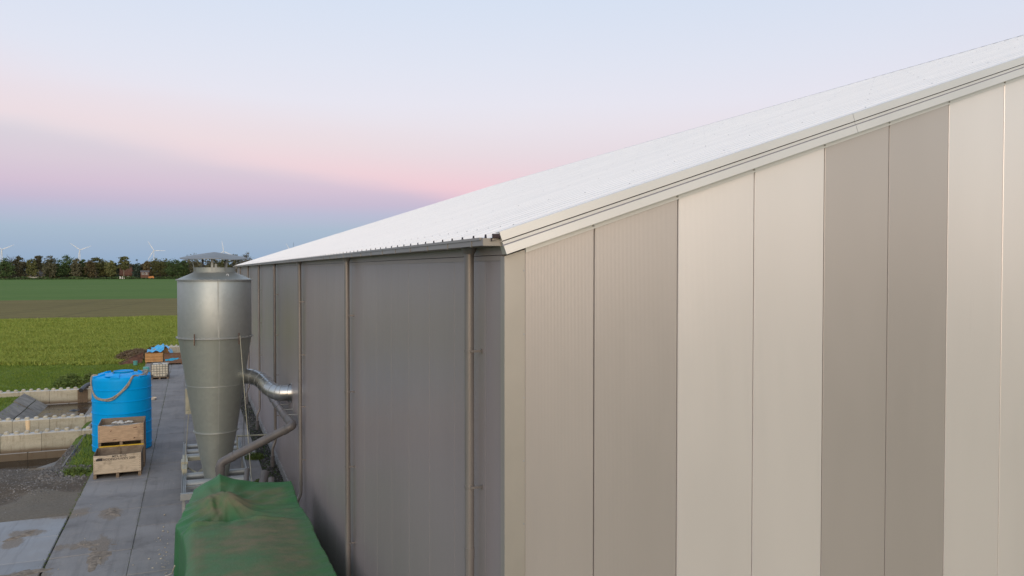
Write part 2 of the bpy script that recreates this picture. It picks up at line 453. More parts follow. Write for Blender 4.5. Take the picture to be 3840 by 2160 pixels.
def field_mat(name, c1, c2, c3, s1=0.05, s2=2.5, stripes=0.0, tracks=False):
    t = NT(name).set(0.95, 0, 0.15)
    x, y, z = t.xyz()
    a = t.noise(s1, 5, 0.6, stretch=(0.35, 1.6, 1)); b = t.noise(s2, 4, 0.7, stretch=(0.6, 1, 1)); d = t.noise(s2 * 0.22, 4, 0.6, stretch=(0.4, 1.3, 1))
    cc = t.mix(t.map(a, 0.3, 0.7), c1 + (1,), c2 + (1,))
    cc = t.mix(t.map(b, 0.42, 0.75, 0, 0.7), cc, c3 + (1,))
    cc = t.mix(t.map(d, 0.4, 0.7, 0, 0.4), cc, tuple(v * 0.8 for v in c1) + (1,))
    if stripes:
        w = t.math('SINE', t.math('MULTIPLY', t.math('ADD', y, t.math('MULTIPLY', a, 2)), 2 * math.pi / stripes))
        cc = t.mix(t.map(w, 0.4, 1.0, 0, 0.22), cc, tuple(v * 0.6 for v in c3) + (1,))
    if tracks:
        for off in (-28.0, -26.2, -16.0):
            u = t.math('ABSOLUTE', t.math('SUBTRACT', t.math('ADD', x, t.math('MULTIPLY', y, -0.16)), off - 26))
            cc = t.mix(t.map(u, 0.1, 0.4, 0.45, 0), cc, tuple(v * 0.5 for v in c3) + (1,))
    t.col(cc)
    t.bump(b, 0.6, 0.25)
    return t.mat
M['ground'] = field_mat('far_grass', (0.05, 0.085, 0.02), (0.07, 0.10, 0.03), (0.035, 0.05, 0.015))
M['crop'] = field_mat('yellow_green_crop', (0.20, 0.235, 0.03), (0.255, 0.27, 0.042), (0.13, 0.165, 0.02), 0.06, 1.4)
M['stubble'] = field_mat('brown_stubble', (0.16, 0.132, 0.045), (0.185, 0.15, 0.052), (0.115, 0.098, 0.036), 0.03, 1.0, stripes=9.0, tracks=True)
M['far_crop'] = field_mat('fresh_green_crop', (0.082, 0.155, 0.028), (0.10, 0.168, 0.034), (0.065, 0.13, 0.022), 0.012, 0.35)

def blade_mat(name, stops):
    t = NT(name).set(0.8, 0, 0.25)
    n = t.noise(0.7, 3)
    t.col(t.mix(t.map(n, 0.3, 0.7, 0, 0.35), t.ramp(t.island(), stops), stops[-1][1] + (1,)))
    t.put(t.b.inputs['Subsurface Weight'], 0.0)
    return t.mat
M['grass_blade'] = blade_mat('grass_blades', [(0.0, (0.085, 0.15, 0.016)), (0.55, (0.14, 0.22, 0.028)), (1.0, (0.22, 0.27, 0.055))])
M['crop_blade'] = blade_mat('crop_leaves', [(0.0, (0.11, 0.165, 0.02)), (0.5, (0.225, 0.29, 0.042)), (1.0, (0.35, 0.37, 0.085))])
M['weed'] = blade_mat('weed_leaves', [(0.0, (0.055, 0.095, 0.02)), (0.6, (0.10, 0.155, 0.034)), (1.0, (0.16, 0.20, 0.06))])
M['dry_weed'] = blade_mat('dry_weed_stems', [(0.0, (0.09, 0.062, 0.042)), (0.6, (0.15, 0.105, 0.068)), (1.0, (0.22, 0.17, 0.10))])
M['stone'] = blade_mat('grey_stones', [(0.0, (0.07, 0.062, 0.055)), (0.7, (0.16, 0.145, 0.13)), (1.0, (0.27, 0.25, 0.23))])
M['dark_stone'] = blade_mat('dark_gravel_stones', [(0.0, (0.025, 0.025, 0.028)), (0.75, (0.07, 0.07, 0.074)), (1.0, (0.22, 0.21, 0.205))])
M['pale_bits'] = blade_mat('pale_crumbs', [(0.0, (0.38, 0.32, 0.23)), (1.0, (0.55, 0.5, 0.4))])
def water_mat():
    t = NT('murky_water').set(0.06, 0, 0.5)
    n = t.noise(1.1, 5, 0.65)
    t.col(t.mix(t.map(n, 0.35, 0.7), (0.018, 0.015, 0.012, 1), (0.045, 0.038, 0.03, 1)))
    t.put(t.b.inputs['Roughness'], t.map(n, 0.45, 0.62, 0.04, 0.28))
    t.bump(t.noise(6, 3), 0.04, 0.02)
    return t.mat
M['water'] = water_mat()

def tarp_mat():
    t = NT('dusty_green_tarpaulin').set(0.62, 0, 0.35)
    x, y, z = t.xyz()
    a = t.map(t.noise(0.9, 4, 0.6), 0.3, 0.7, 0.2, 0.8, smooth=False); b = t.noise(2.6, 5, 0.6); w = t.noise(60, 2)
    g = t.mix(t.map(b, 0.3, 0.7), (0.024, 0.14, 0.042, 1), (0.034, 0.172, 0.052, 1))
    nz = t.xyz(t.pos.outputs['Normal'])[2]
    d = t.math('ADD', t.math('MULTIPLY', a, 1.0), t.math('MULTIPLY', b, 0.45))
    near = t.map(y, 10.5, 9.7, 0.0, 0.15)
    bx = t.math('SUBTRACT', x, -2.1); by = t.math('SUBTRACT', y, 11.6)
    br = t.math('SQRT', t.math('ADD', t.math('MULTIPLY', bx, bx), t.math('MULTIPLY', by, by)))
    bumpd = t.map(br, 0.15, 0.85, 0.30, 0.0)
    dust = t.map(t.math('ADD', d, t.math('ADD', near, bumpd)), 0.62, 0.98, 0.25, 0.88)
    dust = t.math('MULTIPLY', dust, t.map(nz, 0.35, 0.9, 0.15, 1.0))
    ed = t.math('MAXIMUM', t.map(x, -0.95, -0.6, 0, 1), t.math('MAXIMUM', t.map(x, -2.75, -2.98, 0, 1), t.map(y, 12.7, 13.25, 0, 1)))
    dust = t.math('MULTIPLY', dust, t.math('SUBTRACT', 1.0, t.math('MULTIPLY', ed, 0.75)))
    # clean hollow under the bump
    hx = t.math('DIVIDE', t.math('SUBTRACT', x, -2.02), 0.34); hy = t.math('DIVIDE', t.math('SUBTRACT', y, 10.85), 0.5)
    hr = t.math('SQRT', t.math('ADD', t.math('MULTIPLY', hx, hx), t.math('MULTIPLY', hy, hy)))
    dust = t.math('MULTIPLY', dust, t.map(hr, 0.6, 1.3, 0.05, 1.0))
    sand = t.mix(t.map(b, 0.35, 0.7), (0.21, 0.17, 0.105, 1), (0.12, 0.145, 0.075, 1))
    t.col(t.mix(dust, g, sand))
    t.put(t.b.inputs['Roughness'], t.map(dust, 0, 1, 0.5, 0.85))
    wr = t.noise(3.0, 4, 0.6, stretch=(0.5, 2.2, 1))
    ca = t.noise(5.0, 4, 0.6, stretch=(0.35, 1.6, 1)); cb = t.noise(7.0, 3, 0.55, stretch=(1.5, 0.5, 1))
    ra = t.math('ABSOLUTE', t.math('SUBTRACT', ca, 0.5)); rb = t.math('ABSOLUTE', t.math('SUBTRACT', cb, 0.5))
    hgt = t.math('ADD', t.math('ADD', t.math('MULTIPLY', wr, 0.9), t.math('MULTIPLY', w, 0.06)), t.math('ADD', t.math('MULTIPLY', ra, 0.8), t.math('MULTIPLY', rb, 0.5)))
    t.bump(hgt, 0.35, 0.045)
    return t.mat
M['tarp'] = tarp_mat()
def leaf_mat(name, c1, c2, c3):
    t = NT(name).set(0.85, 0, 0.15)
    n = t.noise(0.16, 3)
    cc = t.ramp(t.island(), [(0.0, c1), (0.6, c2), (1.0, c3)])
    cc = t.mix(t.map(n, 0.35, 0.65, 0, 0.5), cc, c1 + (1,))
    k = t.map(t.rand(), 0, 1, 0.8, 1.25, smooth=False)
    t.col(t.mix(1.0, cc, k, 'MULTIPLY'))
    return t.mat
M['leaf_dark'] = leaf_mat('dark_green_leaves', (0.043, 0.072, 0.029), (0.084, 0.128, 0.049), (0.131, 0.174, 0.065))
M['leaf_olive'] = leaf_mat('olive_leaves', (0.080, 0.090, 0.036), (0.152, 0.157, 0.062), (0.239, 0.225, 0.102))
M['leaf_brown'] = leaf_mat('brown_leaves', (0.074, 0.073, 0.047), (0.154, 0.143, 0.089), (0.213, 0.203, 0.128))
M['leaf_russet'] = leaf_mat('russet_leaves', (0.086, 0.069, 0.039), (0.180, 0.138, 0.070), (0.220, 0.195, 0.103))
M['leaf_spruce'] = leaf_mat('blue_green_needles', (0.032, 0.049, 0.038), (0.061, 0.090, 0.070), (0.094, 0.123, 0.094))
M['bare'] = leaf_mat('bare_twigs', (0.09, 0.075, 0.08), (0.13, 0.11, 0.12), (0.16, 0.14, 0.15))
M['bark'] = simple('bark', (0.07, 0.055, 0.042), 0.9, var=0.3)
M['pale_bark'] = simple('pale_bark', (0.24, 0.20, 0.15), 0.9, var=0.2)
M['brick'] = simple('red_brick', (0.13, 0.065, 0.045), 0.9, var=0.25, scale=2)
M['roof_tile_red'] = simple('red_roof_tile', (0.17, 0.075, 0.045), 0.85, var=0.25, scale=2)
M['roof_grey'] = simple('grey_roof_tile', (0.11, 0.10, 0.10), 0.85, var=0.2, scale=2)
M['render_wall'] = simple('pale_wall', (0.45, 0.42, 0.37), 0.85, var=0.1)
M['glass'] = simple('dark_glass', (0.03, 0.035, 0.045), 0.1)
M['orange'] = simple('orange_cover', (0.52, 0.20, 0.05), 0.6, var=0.1)
M['spire'] = simple('slate_spire', (0.03, 0.035, 0.05), 0.7)

# ================================================================== SETTING: ground, fields, yard
def sm(a, b, v):
    t = np.clip((v - a) / (b - a), 0, 1); return t * t * (3 - 2 * t)
def vnoise(x, y, s, seed=0):
    """cheap smooth value noise, numpy"""
    g = np.random.default_rng(seed).random((64, 64))
    u = x / s; v = y / s
    i = np.floor(u).astype(int); j = np.floor(v).astype(int)
    fu = u - i; fv = v - j; fu = fu * fu * (3 - 2 * fu); fv = fv * fv * (3 - 2 * fv)
    a = g[i % 64, j % 64]; b = g[(i + 1) % 64, j % 64]; c = g[i % 64, (j + 1) % 64]; d = g[(i + 1) % 64, (j + 1) % 64]
    return (a * (1 - fu) + b * fu) * (1 - fv) + (c * (1 - fu) + d * fu) * fv - 0.5
def pit(x, y):
    right = sm(-7.25, -8.05, x)
    a = sm(24.3, 28.5, y) * 1.2 * (y < 30.6) * sm(-24, -22, x)
    b = ((y >= 30.6) & (y < 34.1)) * 0.78 * sm(-24, -22, x)
    c = ((y >= 34.1) & (y < 43.7)) * 0.62 * sm(-11.45, -10.35, x)
    return (a + b + c) * right
def grass_mask(x, y):
    """1 where turf grows"""
    strip = sm(-7.0, -6.8, x + vnoise(x, y, 0.7, 3) * 0.3) * sm(22.3, 23.3, y + vnoise(x, y, 0.9, 4) * 1.2)
    bank = sm(30.9, 33, y - 0 * x) * sm(-11.2, -11.5, x) * (y > 34) + (y > 43.8)
    far_left = sm(-13.5, -15.0, x + vnoise(x, y, 2.0, 5) * 2) * (y < 28)
    return np.clip(strip + bank + far_left, 0, 1)
def ground_z(x, y):
    g = grass_mask(x, y)
    rough = vnoise(x, y, 1.7, 1) * 0.10 + vnoise(x, y, 0.5, 2) * 0.05
    edge = sm(-30, -27, x) * sm(62, 58, y) * sm(-6.05, -6.5, x)
    under = ((x > -8.0) & (y < 18.25)) * 0.12
    heap = 0.12 * sm(19.5, 21.5, y) * sm(27, 24, y) * sm(-6.3, -7.6, x) * (1 + vnoise(x, y, 0.8, 8))
    return -0.035 + (rough + heap) * edge * (1 - under * 8) - pit(x, y) - under
xs = np.arange(-30, -6.04, 0.2); xs[-1] = -6.05; ys = np.arange(0, 62.01, 0.2)
GX, GY = np.meshgrid(xs, ys, indexing='ij')
GZ = ground_z(GX, GY)
nx, ny = GX.shape
idx = np.arange(nx * ny).reshape(nx, ny)
faces = np.stack([idx[:-1, :-1], idx[1:, :-1], idx[1:, 1:], idx[:-1, 1:]], -1).reshape(-1, 4)
me = fast_mesh('rough_ground', np.stack([GX, GY, GZ], -1).reshape(-1, 3), faces, M['terrain'], smooth=True)
att = me.color_attributes.new('mask', 'FLOAT_COLOR', 'POINT')
gm = grass_mask(GX, GY)
gravel = (1 - gm) * (GY < 28.6) * (GZ > -1.3)
mud = (pit(GX, GY) > 0.45) * (GY > 28.0) * 1.0
mud = np.maximum(mud, sm(0.45, 0.9, pit(GX, GY)) * (GY < 28.6) * 0.8)
dust = sm(21.6, 20.2, GY + vnoise(GX, GY, 0.8, 6) * 1.5) * sm(-8.6, -7.2, GX + vnoise(GX, GY, 0.9, 9)) * (1 - gm)
mask = np.stack([gravel, mud, dust, np.ones_like(gm)], -1).reshape(-1, 4)
att.data.foreach_set('color', mask.astype(np.float32).ravel())
kind(link('rough_ground', me), 'structure')

g = MB()
gx = [-6000, -30, -6.05, 6000]; gy = [-6000, 0, 62, 9000]
for i in range(3):
    for j in range(3):
        if i == 1 and j == 1: continue
        g.poly([(gx[i], gy[j], -0.065), (gx[i + 1], gy[j], -0.065), (gx[i + 1], gy[j + 1], -0.065), (gx[i], gy[j + 1], -0.065)])
kind(g.build('ground', M['ground'], smooth=0), 'structure')
def sheet(name, x0, x1, y0, y1, z, m):
    s = MB(); s.poly([(x0, y0, z), (x1, y0, z), (x1, y1, z), (x0, y1, z)])
    return kind(s.build(name, m, smooth=0), 'structure')
s = MB()
def crop_edge(x): return 59.3 + 2.6 * vnoise(x, x * 0, 5.0, 71) + 1.1 * vnoise(x, x * 0, 1.3, 72)
ex = np.arange(-7.6, -60.1, -0.4); ey = crop_edge(ex)
s.poly([(-7.6, 122.4, 0), (-700, 122.4, 0), (-700, 59, 0)] + [(float(a), float(b), 0) for a, b in zip(ex[::-1], ey[::-1])])
s.poly([(-7.6, 62.5, 0), (400, 62.5, 0), (400, 122.4, 0), (-7.6, 122.4, 0)])
kind(s.build('crop_field', M['crop'], smooth=0), 'structure')
sheet('stubble_field', -700, 400, 122.4, 206.5, 0.0, M['stubble'])
sheet('green_field', -700, 400, 206.5, 706, 0.0, M['far_crop'])

# yard of big concrete plates, each a part
yard = kind(sheet('yard', -6.05, -0.55, -12, 62.5, -0.045, M['yard_bed']), 'structure')
def slab_mesh(w, l):
    m = MB(); c = 0.018; t = 0.0; b = -0.14
    for z0, z1, i0, i1 in ((b, t - c, 0, 0), (t - c, t, 0, c)):
        p0 = [(-w / 2 + i0, -l / 2 + i0, z0), (w / 2 - i0, -l / 2 + i0, z0), (w / 2 - i0, l / 2 - i0, z0), (-w / 2 + i0, l / 2 - i0, z0)]
        p1 = [(-w / 2 + i1, -l / 2 + i1, z1), (w / 2 - i1, -l / 2 + i1, z1), (w / 2 - i1, l / 2 - i1, z1), (-w / 2 + i1, l / 2 - i1, z1)]
        for k in range(4):
            q = (k + 1) % 4
            m.poly([p0[k], p0[q], p1[q], p1[k]])
    m.poly(p1)
    return m.mesh('concrete_slab', M['slab'], smooth=0)
S_W = 1.838
slab_me = slab_mesh(S_W - 0.022, S_W - 0.012)
def put_slab(cx, cy):
    o = link('concrete_slab', slab_me, yard, (cx, cy, 0.002 + rng.uniform(-0.006, 0.006)))
    o.rotation_euler = (rng.uniform(-.003, .003), rng.uniform(-.003, .003), rng.uniform(-.004, .004))
for row in range(-15, 24):
    cy = 18.2 - S_W / 2 + row * S_W
    for cx in (-6.07 + S_W / 2, -4.25 + S_W / 2, -2.41 + S_W / 2):
        put_slab(cx, cy)
    if row <= 0 and cy > 1: put_slab(-7.93 + S_W / 2, cy)

# water in the two basins
def water(name, x0, x1, y0, y1, z):
    s = MB(); s.poly([(x0, y0, z), (x1, y0, z), (x1, y1, z), (x0, y1, z)])
    return kind(s.build(name, M['water'], smooth=0), 'structure')
water('pit_water', -23.5, -7.7, 26.5, 30.45, -0.88)
water('basin_water', -10.7, -7.6, 35.5, 43.45, -0.592)

# ================================================================== WAREHOUSE
EAVE0, SLOPE, XR, LEN = 7.07, 0.33, 18.5, 48.7
def zb(x): return EAVE0 + SLOPE * (x if x <= XR else 2 * XR - x)
wh = thing('warehouse', 'large grey and cream striped metal warehouse with white pitched roof', 'building')
core = MB()
core.prism([(0.03, 0.03, 0.02), (2 * XR - .03, 0.03, 0.02), (2 * XR - .03, 0.03, zb(2 * XR)), (XR, 0.03, zb(XR)), (0.03, 0.03, zb(0))], (0, LEN - 0.06, 0))
core.build('wall_core', M['joint_and_shade'], wh, smooth=0)
edges = [0.2] + [0.97 + k for k in range(0, 36)] + [36.8]
for k in range(len(edges) - 1):
    a, b = edges[k] + 0.005, edges[k + 1] - 0.005
    dark = (k // 2) % 2 == 0
    m = MB()
    c = 0.006
    top = [(a, zb(a)), (b, zb(b))]
    if a < XR < b: top = [(a, zb(a)), (XR, zb(XR)), (b, zb(b))]
    ring = [(a, 0.27), (b, 0.27)] + [(x, z) for x, z in reversed(top)]
    m.prism([(x, 0.006, z) for x, z in ring], (0, 0.03, 0))
    cx = (a + b) / 2
    ring2 = [(x + (c if x < cx - .01 else -c if x > cx + .01 else 0), z) for x, z in ring]
    n0 = len(ring)
    m.poly([(x, 0.0, z) for x, z in ring2])
    for i in range(n0):
        j = (i + 1) % n0
        m.poly([(ring[i][0], 0.006, ring[i][1]), (ring[j][0], 0.006, ring[j][1]), (ring2[j][0], 0, ring2[j][1]), (ring2[i][0], 0, ring2[i][1])])
    m.build('wall_panel', M['panel_dark'] if dark else M['panel_light'], wh, smooth=0)
# long side: one-metre panels sharing one mesh
sp = MB()
W = 1.03
sp.box(0.006, 0.03, 0.0015, W - 0.0015, 0.24, 7.1)
sp.poly([(0, .006, .24), (0, .006, 7.1), (0, W - .006, 7.1), (0, W - .006, .24)])
sp.poly([(0.006, .0015, .24), (0.006, .0015, 7.1), (0, .006, 7.1), (0, .006, .24)])
sp.poly([(0, W - .006, .24), (0, W - .006, 7.1), (0.006, W - .0015, 7.1), (0.006, W - .0015, .24)])
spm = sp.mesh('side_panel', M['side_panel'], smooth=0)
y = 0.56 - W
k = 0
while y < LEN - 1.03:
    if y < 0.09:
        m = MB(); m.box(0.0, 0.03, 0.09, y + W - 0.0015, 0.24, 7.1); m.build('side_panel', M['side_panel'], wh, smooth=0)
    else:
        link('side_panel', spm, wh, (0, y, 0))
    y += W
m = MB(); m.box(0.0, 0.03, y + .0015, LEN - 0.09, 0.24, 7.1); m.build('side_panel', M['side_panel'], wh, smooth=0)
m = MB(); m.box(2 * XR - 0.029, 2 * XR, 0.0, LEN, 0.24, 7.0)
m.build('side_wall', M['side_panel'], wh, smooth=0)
m = MB(); m.prism([(0.1, LEN, 0.24), (0.1, LEN, zb(.1)), (XR, LEN, zb(XR)), (2 * XR - .1, LEN, zb(.1)), (2 * XR - .1, LEN, 0.24)], (0, -0.028, 0))
m.build('end_wall', M['panel_dark'], wh, smooth=0)
# corner trims
def corner(x, y, sx, sy, wx, wy, top):
    m = MB()
    x0, x1 = sorted((x - sx * 0.014, x + sx * wx)); y0, y1 = sorted((y - sy * 0.014, y - sy * 0.002))
    m.prism([(x0, y0, .27), (x1, y0, .27), (x1, y0, top if sx < 0 else zb(wx) + .02), (x0, y0, top)], (0, y1 - y0, 0))
    x0, x1 = sorted((x - sx * 0.014, x - sx * 0.002)); y0, y1 = sorted((y - sy * 0.002, y + sy * wy))
    m.box(x0, x1, y0, y1, .24, top)
    m.build('corner_trim', M['trim_dark'], wh, smooth=0)
corner(0, 0, 1, 1, 0.2, 0.09, 7.09)
corner(0, LEN, 1, -1, 0.2, 0.09, 7.09)
# plinth
m = MB(); m.box(-0.035, 0.02, -0.035, LEN + .03, -0.1, 0.235); m.box(0.02, 2 * XR, -0.035, 0.02, -0.1, 0.265)
m.build('plinth', M['concrete_plinth'], wh, smooth=0)
# strip under the bargeboard
SL = Vector((1, 0, SLOPE)).normalized()
m = MB()
m.prism([(0.205, -0.02, zb(0.205) - 0.012), (XR, -0.02, zb(XR) - 0.012), (XR, -0.02, zb(XR) + 0.05), (0.205, -0.02, zb(0.205) + 0.05)], (0, 0.017, 0))
m.build('verge_strip', M['trim_light'], wh, smooth=0)
m = MB()
for e in edges[1:18]:
    z = zb(e) + 0.012
    m.prism([(e - .022 + .012 * math.cos(a), -0.0265, z + .012 * math.sin(a)) for a in np.arange(0, 6.28, 1.05)], (0, 0.006, 0))
for z in np.arange(6.95, 1, -0.62):
    m.prism([(0.188 + .009 * math.cos(a), -0.019, z + .009 * math.sin(a)) for a in np.arange(0, 6.28, 1.05)], (0, 0.0045, 0))
kind(m.build('screw', M['screw'], wh, smooth=0), 'stuff')
# folded bargeboard, in lengths
PROF = [(0.0, 0.282), (-0.10, 0.282), (-0.103, 0.188), (-0.06, 0.188), (-0.06, 0.177), (-0.098, 0.177), (-0.098, 0.147), (-0.075, 0.147), (-0.075, 0.134), (-0.106, 0.134), (-0.110, 0.045), (0.0, 0.045)]
def bargeboard(xa, xb, mirror=False):
    m = MB(); b0 = 0; pts = []
    for X in (xa, xb):
        for yy, dz in PROF:
            x = X - (dz - 0.045) * 0.3
            if X >= XR - 0.001: x = XR
            z = EAVE0 + SLOPE * x + dz
            pts.append((2 * XR - x if mirror else x, yy, z))
    n = len(PROF); m.v = pts
    for i in range(n):
        j = (i + 1) % n
        m.f.append((i, j, n + j, n + i)); m.m.append(0)
    m.f.append(tuple(reversed(range(n)))); m.m.append(0)
    m.f.append(tuple(range(n, 2 * n))); m.m.append(0)
    m.build('bargeboard', M['trim_light'], wh, smooth=0)
xa = -0.03
for xb in (4.36, 8.76, 13.16, XR):
    bargeboard(xa, xb - (0.005 if xb < XR else 0)); xa = xb
for z0, z1, yy_, mt_ in ((0.1885, 0.1765, -0.062, 'joint_and_shade'), (0.1475, 0.1335, -0.088, 'painted_sky')):  # thin strips painting in the drip-edge shade and the ledge's sky reflection
    m = MB(); m.prism([(-0.06, yy_, zb(-0.06) + z0), (XR, yy_, zb(XR) + z0), (XR, yy_, zb(XR) + z1), (-0.06, yy_, zb(-0.06) + z1)], (0, .012, 0)); m.build('bargeboard_painted_light', M[mt_], wh, smooth=0)
bargeboard(-0.03, 9.0, True); bargeboard(9.005, XR, True)
# trapezoidal roof sheets
SHW, RIB = 1.05, 0.04
prof = [(0.0, 0.0)]
for i in range(3):
    c = 0.175 + 0.35 * i
    prof += [(c - 0.036, 0.0), (c - 0.024, RIB), (c + 0.024, RIB), (c + 0.036, 0.0)]
prof += [(SHW, 0.0)]
X0 = -0.17
def roof_mesh(sign):
    m = MB()
    za, zr = zb(X0) + 0.247, zb(XR) + 0.247
    xa_, xr_ = (X0, XR) if sign > 0 else (2 * XR - X0, XR)
    n = len(prof)
    for yy, h in prof: m.v.append((xa_, yy, za + h))
    for yy, h in prof: m.v.append((xr_, yy, zr + h))
    for i in range(n - 1):
        m.f.append((i, n + i, n + i + 1, i + 1)); m.m.append(0)
    m.poly([(xa_, yy, za + h) for yy, h in prof] + [(xa_, SHW, za - .03), (xa_, 0, za - .03)], 1)
    m.poly([(xa_, 0, za - .03), (xa_, SHW, za - .03), (xr_, SHW, zr - .03), (xr_, 0, zr - .03)], 1)
    return m.mesh('roof_sheet', [M['roof'], M['rib_end']], smooth=0)
rm, rm2 = roof_mesh(1), roof_mesh(-1)
NS = 46
for i in range(NS):
    for mm in (rm, rm2): link('roof_sheet', mm, wh, (0, -0.085 + i * SHW, 0))
REND = -0.085 + NS * SHW
m = MB()
zc = zb(XR) + 0.247 + RIB + 0.004
m.prism([(XR - .26, -0.1, zc - .26 * SLOPE), (XR, -0.1, zc), (XR + .26, -0.1, zc - .26 * SLOPE), (XR + .26, -0.1, zc - .26 * SLOPE - .004), (XR, -0.1, zc - .006), (XR - .26, -0.1, zc - .26 * SLOPE - .004)], (0, REND + 0.2, 0))
m.build('ridge_cap', M['roof'], wh, smooth=0)
m = MB()
for i in range(NS * 3):
    yy = -0.085 + 0.175 + 0.35 * i
    for j, xx in enumerate(np.arange(0.12, XR - .2, 1.52)):
        z = zb(xx) + 0.247 + RIB
        if (i + 2 * j) % 3 == 0 or j == 0:
            r_ = 0.007
            b = len(m.v)
            m.v += [(xx - r_, yy - r_, z), (xx + r_, yy - r_, z + 2 * r_ * SLOPE), (xx + r_, yy + r_, z + 2 * r_ * SLOPE), (xx - r_, yy + r_, z), (xx, yy, z + 0.014)]
            for q in ((0, 1, 4), (1, 2, 4), (2, 3, 4), (3, 0, 4)): m.f.append(tuple(b + t for t in q)); m.m.append(0)
kind(m.build('roof_screw', M['screw'], wh, smooth=0), 'stuff')
# verge end closure at the near corner
m = MB(); m.box(-0.16, -0.04, -0.083, -0.06, 7.262, 7.30); m.build('verge_closure', M['rib_end'], wh, smooth=0)
# far verge
m = MB(); m.prism([(X0, REND + .002, zb(X0) + .05), (XR, REND + .002, zb(XR) + .05), (XR, REND + .002, zb(XR) + .285), (X0, REND + .002, zb(X0) + .285)], (0, 0.05, 0))
m.build('bargeboard', M['trim_light'], wh, smooth=0)
# flashing at the eaves
m = MB(); m.box(-0.022, -0.001, 0.02, LEN - .02, 7.105, 7.195); m.box(-0.012, -0.001, 0.10, LEN - .1, 7.05, 7.098)
m.build('eaves_flashing', M['trim_side'], wh, smooth=0)
# gutter
GY0, GY1 = -0.05, LEN + 0.1
m = MB()
m.box(-0.245, -0.024, GY0, GY1, 7.188, 7.194)
m.box(-0.25, -0.243, GY0, GY1, 7.188, 7.262)
m.box(-0.262, -0.236, GY0 + .06, GY1, 7.240, 7.266)
m.box(-0.030, -0.024, GY0, GY1, 7.194, 7.235)
m.box(-0.248, -0.024, GY0 - .006, GY0, 7.186, 7.258)
m.box(-0.248, -0.024, GY1, GY1 + .006, 7.186, 7.258)
gut = m.build('gutter', M['gutter'], wh, smooth=0)
br = MB(); br.box(-0.256, -0.2505, -0.012, 0.012, 7.182, 7.24); br.box(-0.256, -0.03, -0.012, 0.012, 7.180, 7.186)
brm = br.mesh('gutter_bracket', M['gutter'], smooth=0)
yy = 0.28
while yy < LEN:
    link('gutter_bracket', brm, gut, (0, yy, 0)); yy += 0.78
# downpipes
dp = MB()
dp.tube([(0, 0, 7.186), (0, 0, 7.16), (0, 0, 7.12)], [0.085, 0.075, 0.053], 16, cap=False)
dp.tube([(0, 0, 7.14), (0, 0, 0.95), (-0.02, 0, 0.85), (-0.08, 0, 0.72), (-0.10, 0, 0.62), (-0.10, 0, 0.3)], 0.05, 16)
dp.tube([(0, 0, 4.04), (0, 0, 3.93)], 0.054, 16); dp.tube([(0, 0, 1.2), (0, 0, 1.12)], 0.054, 16)
dpm = dp.mesh('downpipe', M['pipe_paint'], smooth=40)
cl = MB(); cl.tube([(0, 0, -0.014), (0, 0, 0.014)], 0.0545, 16)
cl.box(-0.008, 0.118, -0.064, -0.056, -0.012, 0.012); cl.box(0.110, 0.118, -0.078, -0.05, -0.022, 0.024)
clm = cl.mesh('pipe_clamp', M['pipe_paint'], smooth=40)
sh = MB(); sh.tube([(-0.1, 0, 0.02), (-0.1, 0, 0.16), (-0.1, 0, 0.161), (-0.1, 0, 0.23), (-0.1, 0, 0.231), (-0.1, 0, 0.33), (-0.1, 0, 0.331), (-0.1, 0, 0.40)], [0.07, 0.07, 0.085, 0.085, 0.068, 0.068, 0.08, 0.08], 14)
shm = sh.mesh('drain_socket', M['pvc'], smooth=40)
for k in range(7):
    o = link('downpipe', dpm, wh, (-0.12, 0.72 + 6.98 * k, 0))
    for z in (6.11, 4.68, 3.27, 1.83):
        link('pipe_clamp', clm, o, (0, 0, z))
    link('drain_socket', shm, o)
o = link('downpipe', dpm, wh, (-0.12, LEN - 0.15, 0)); link('drain_socket', shm, o)

# ================================================================== GRAIN SILO / CYCLONE
CX, CY = -2.15, 19.0
silo = thing('cyclone_silo', 'tall galvanised cone-bottomed cyclone silo beside the grey warehouse wall', 'silo', (CX, CY, 0))
m = MB(); m.lathe([(1.075, 4.91), (1.078, 4.92), (1.078, 6.655), (1.075, 6.66)], 72)
body = m.build('cylinder', M['galv'], silo, 40)
m = MB()
for k in range(40):
    z = 4.98 + k * 0.042
    for a0 in (R(-86.5), R(150), R(30)):
        rr = 1.078; x, y_ = rr * math.cos(a0), rr * math.sin(a0)
        ux, uy = -math.sin(a0) * .009, math.cos(a0) * .009; ox, oy = math.cos(a0) * .007, math.sin(a0) * .007
        m.poly([(x - ux, y_ - uy, z), (x + ox, y_ + oy, z - .009), (x + ux, y_ + uy, z), (x + ox, y_ + oy, z + .009)])
m.build('rivet_row', M['galv_frame'], body, 0)
m = MB()
for a0 in (R(-87.5), R(149), R(29)):
    for r0, r1, z0, z1 in ((1.081, 1.081, 4.94, 6.63),):
        for da in (R(0.0),):
            x0, y0 = r0 * math.cos(a0), r0 * math.sin(a0); x1, y1 = r0 * math.cos(a0 + R(2.2)), r0 * math.sin(a0 + R(2.2))
            m.poly([(x0, y0, z0), (x1, y1, z0), (x1, y1, z1), (x0, y0, z1)])
m.build('seam', M['galv'], body, 0)
def ring(name, r, z, th, w, mat_, par=silo):
    q = MB(); q.lathe([(r, z - th), (r + w, z - th), (r + w, z + th), (r, z + th)], 72, closed=True)
    return q.build(name, mat_, par, 30)
ring('flange', 1.07, 6.665, 0.012, 0.055, M['galv_frame'])
fl = ring('flange', 1.07, 4.905, 0.014, 0.06, M['galv_frame'])
m = MB()
for k in range(36):
    a0 = 2 * math.pi * (k + .5) / 36
    for rr, z in ((1.105, 4.922), (1.1, 6.68)):
        x, y_ = rr * math.cos(a0), rr * math.sin(a0)
        m.box(x - .012, x + .012, y_ - .012, y_ + .012, z - .002, z + .014)
m.build('flange_bolt', M['galv_frame'], silo, 0)
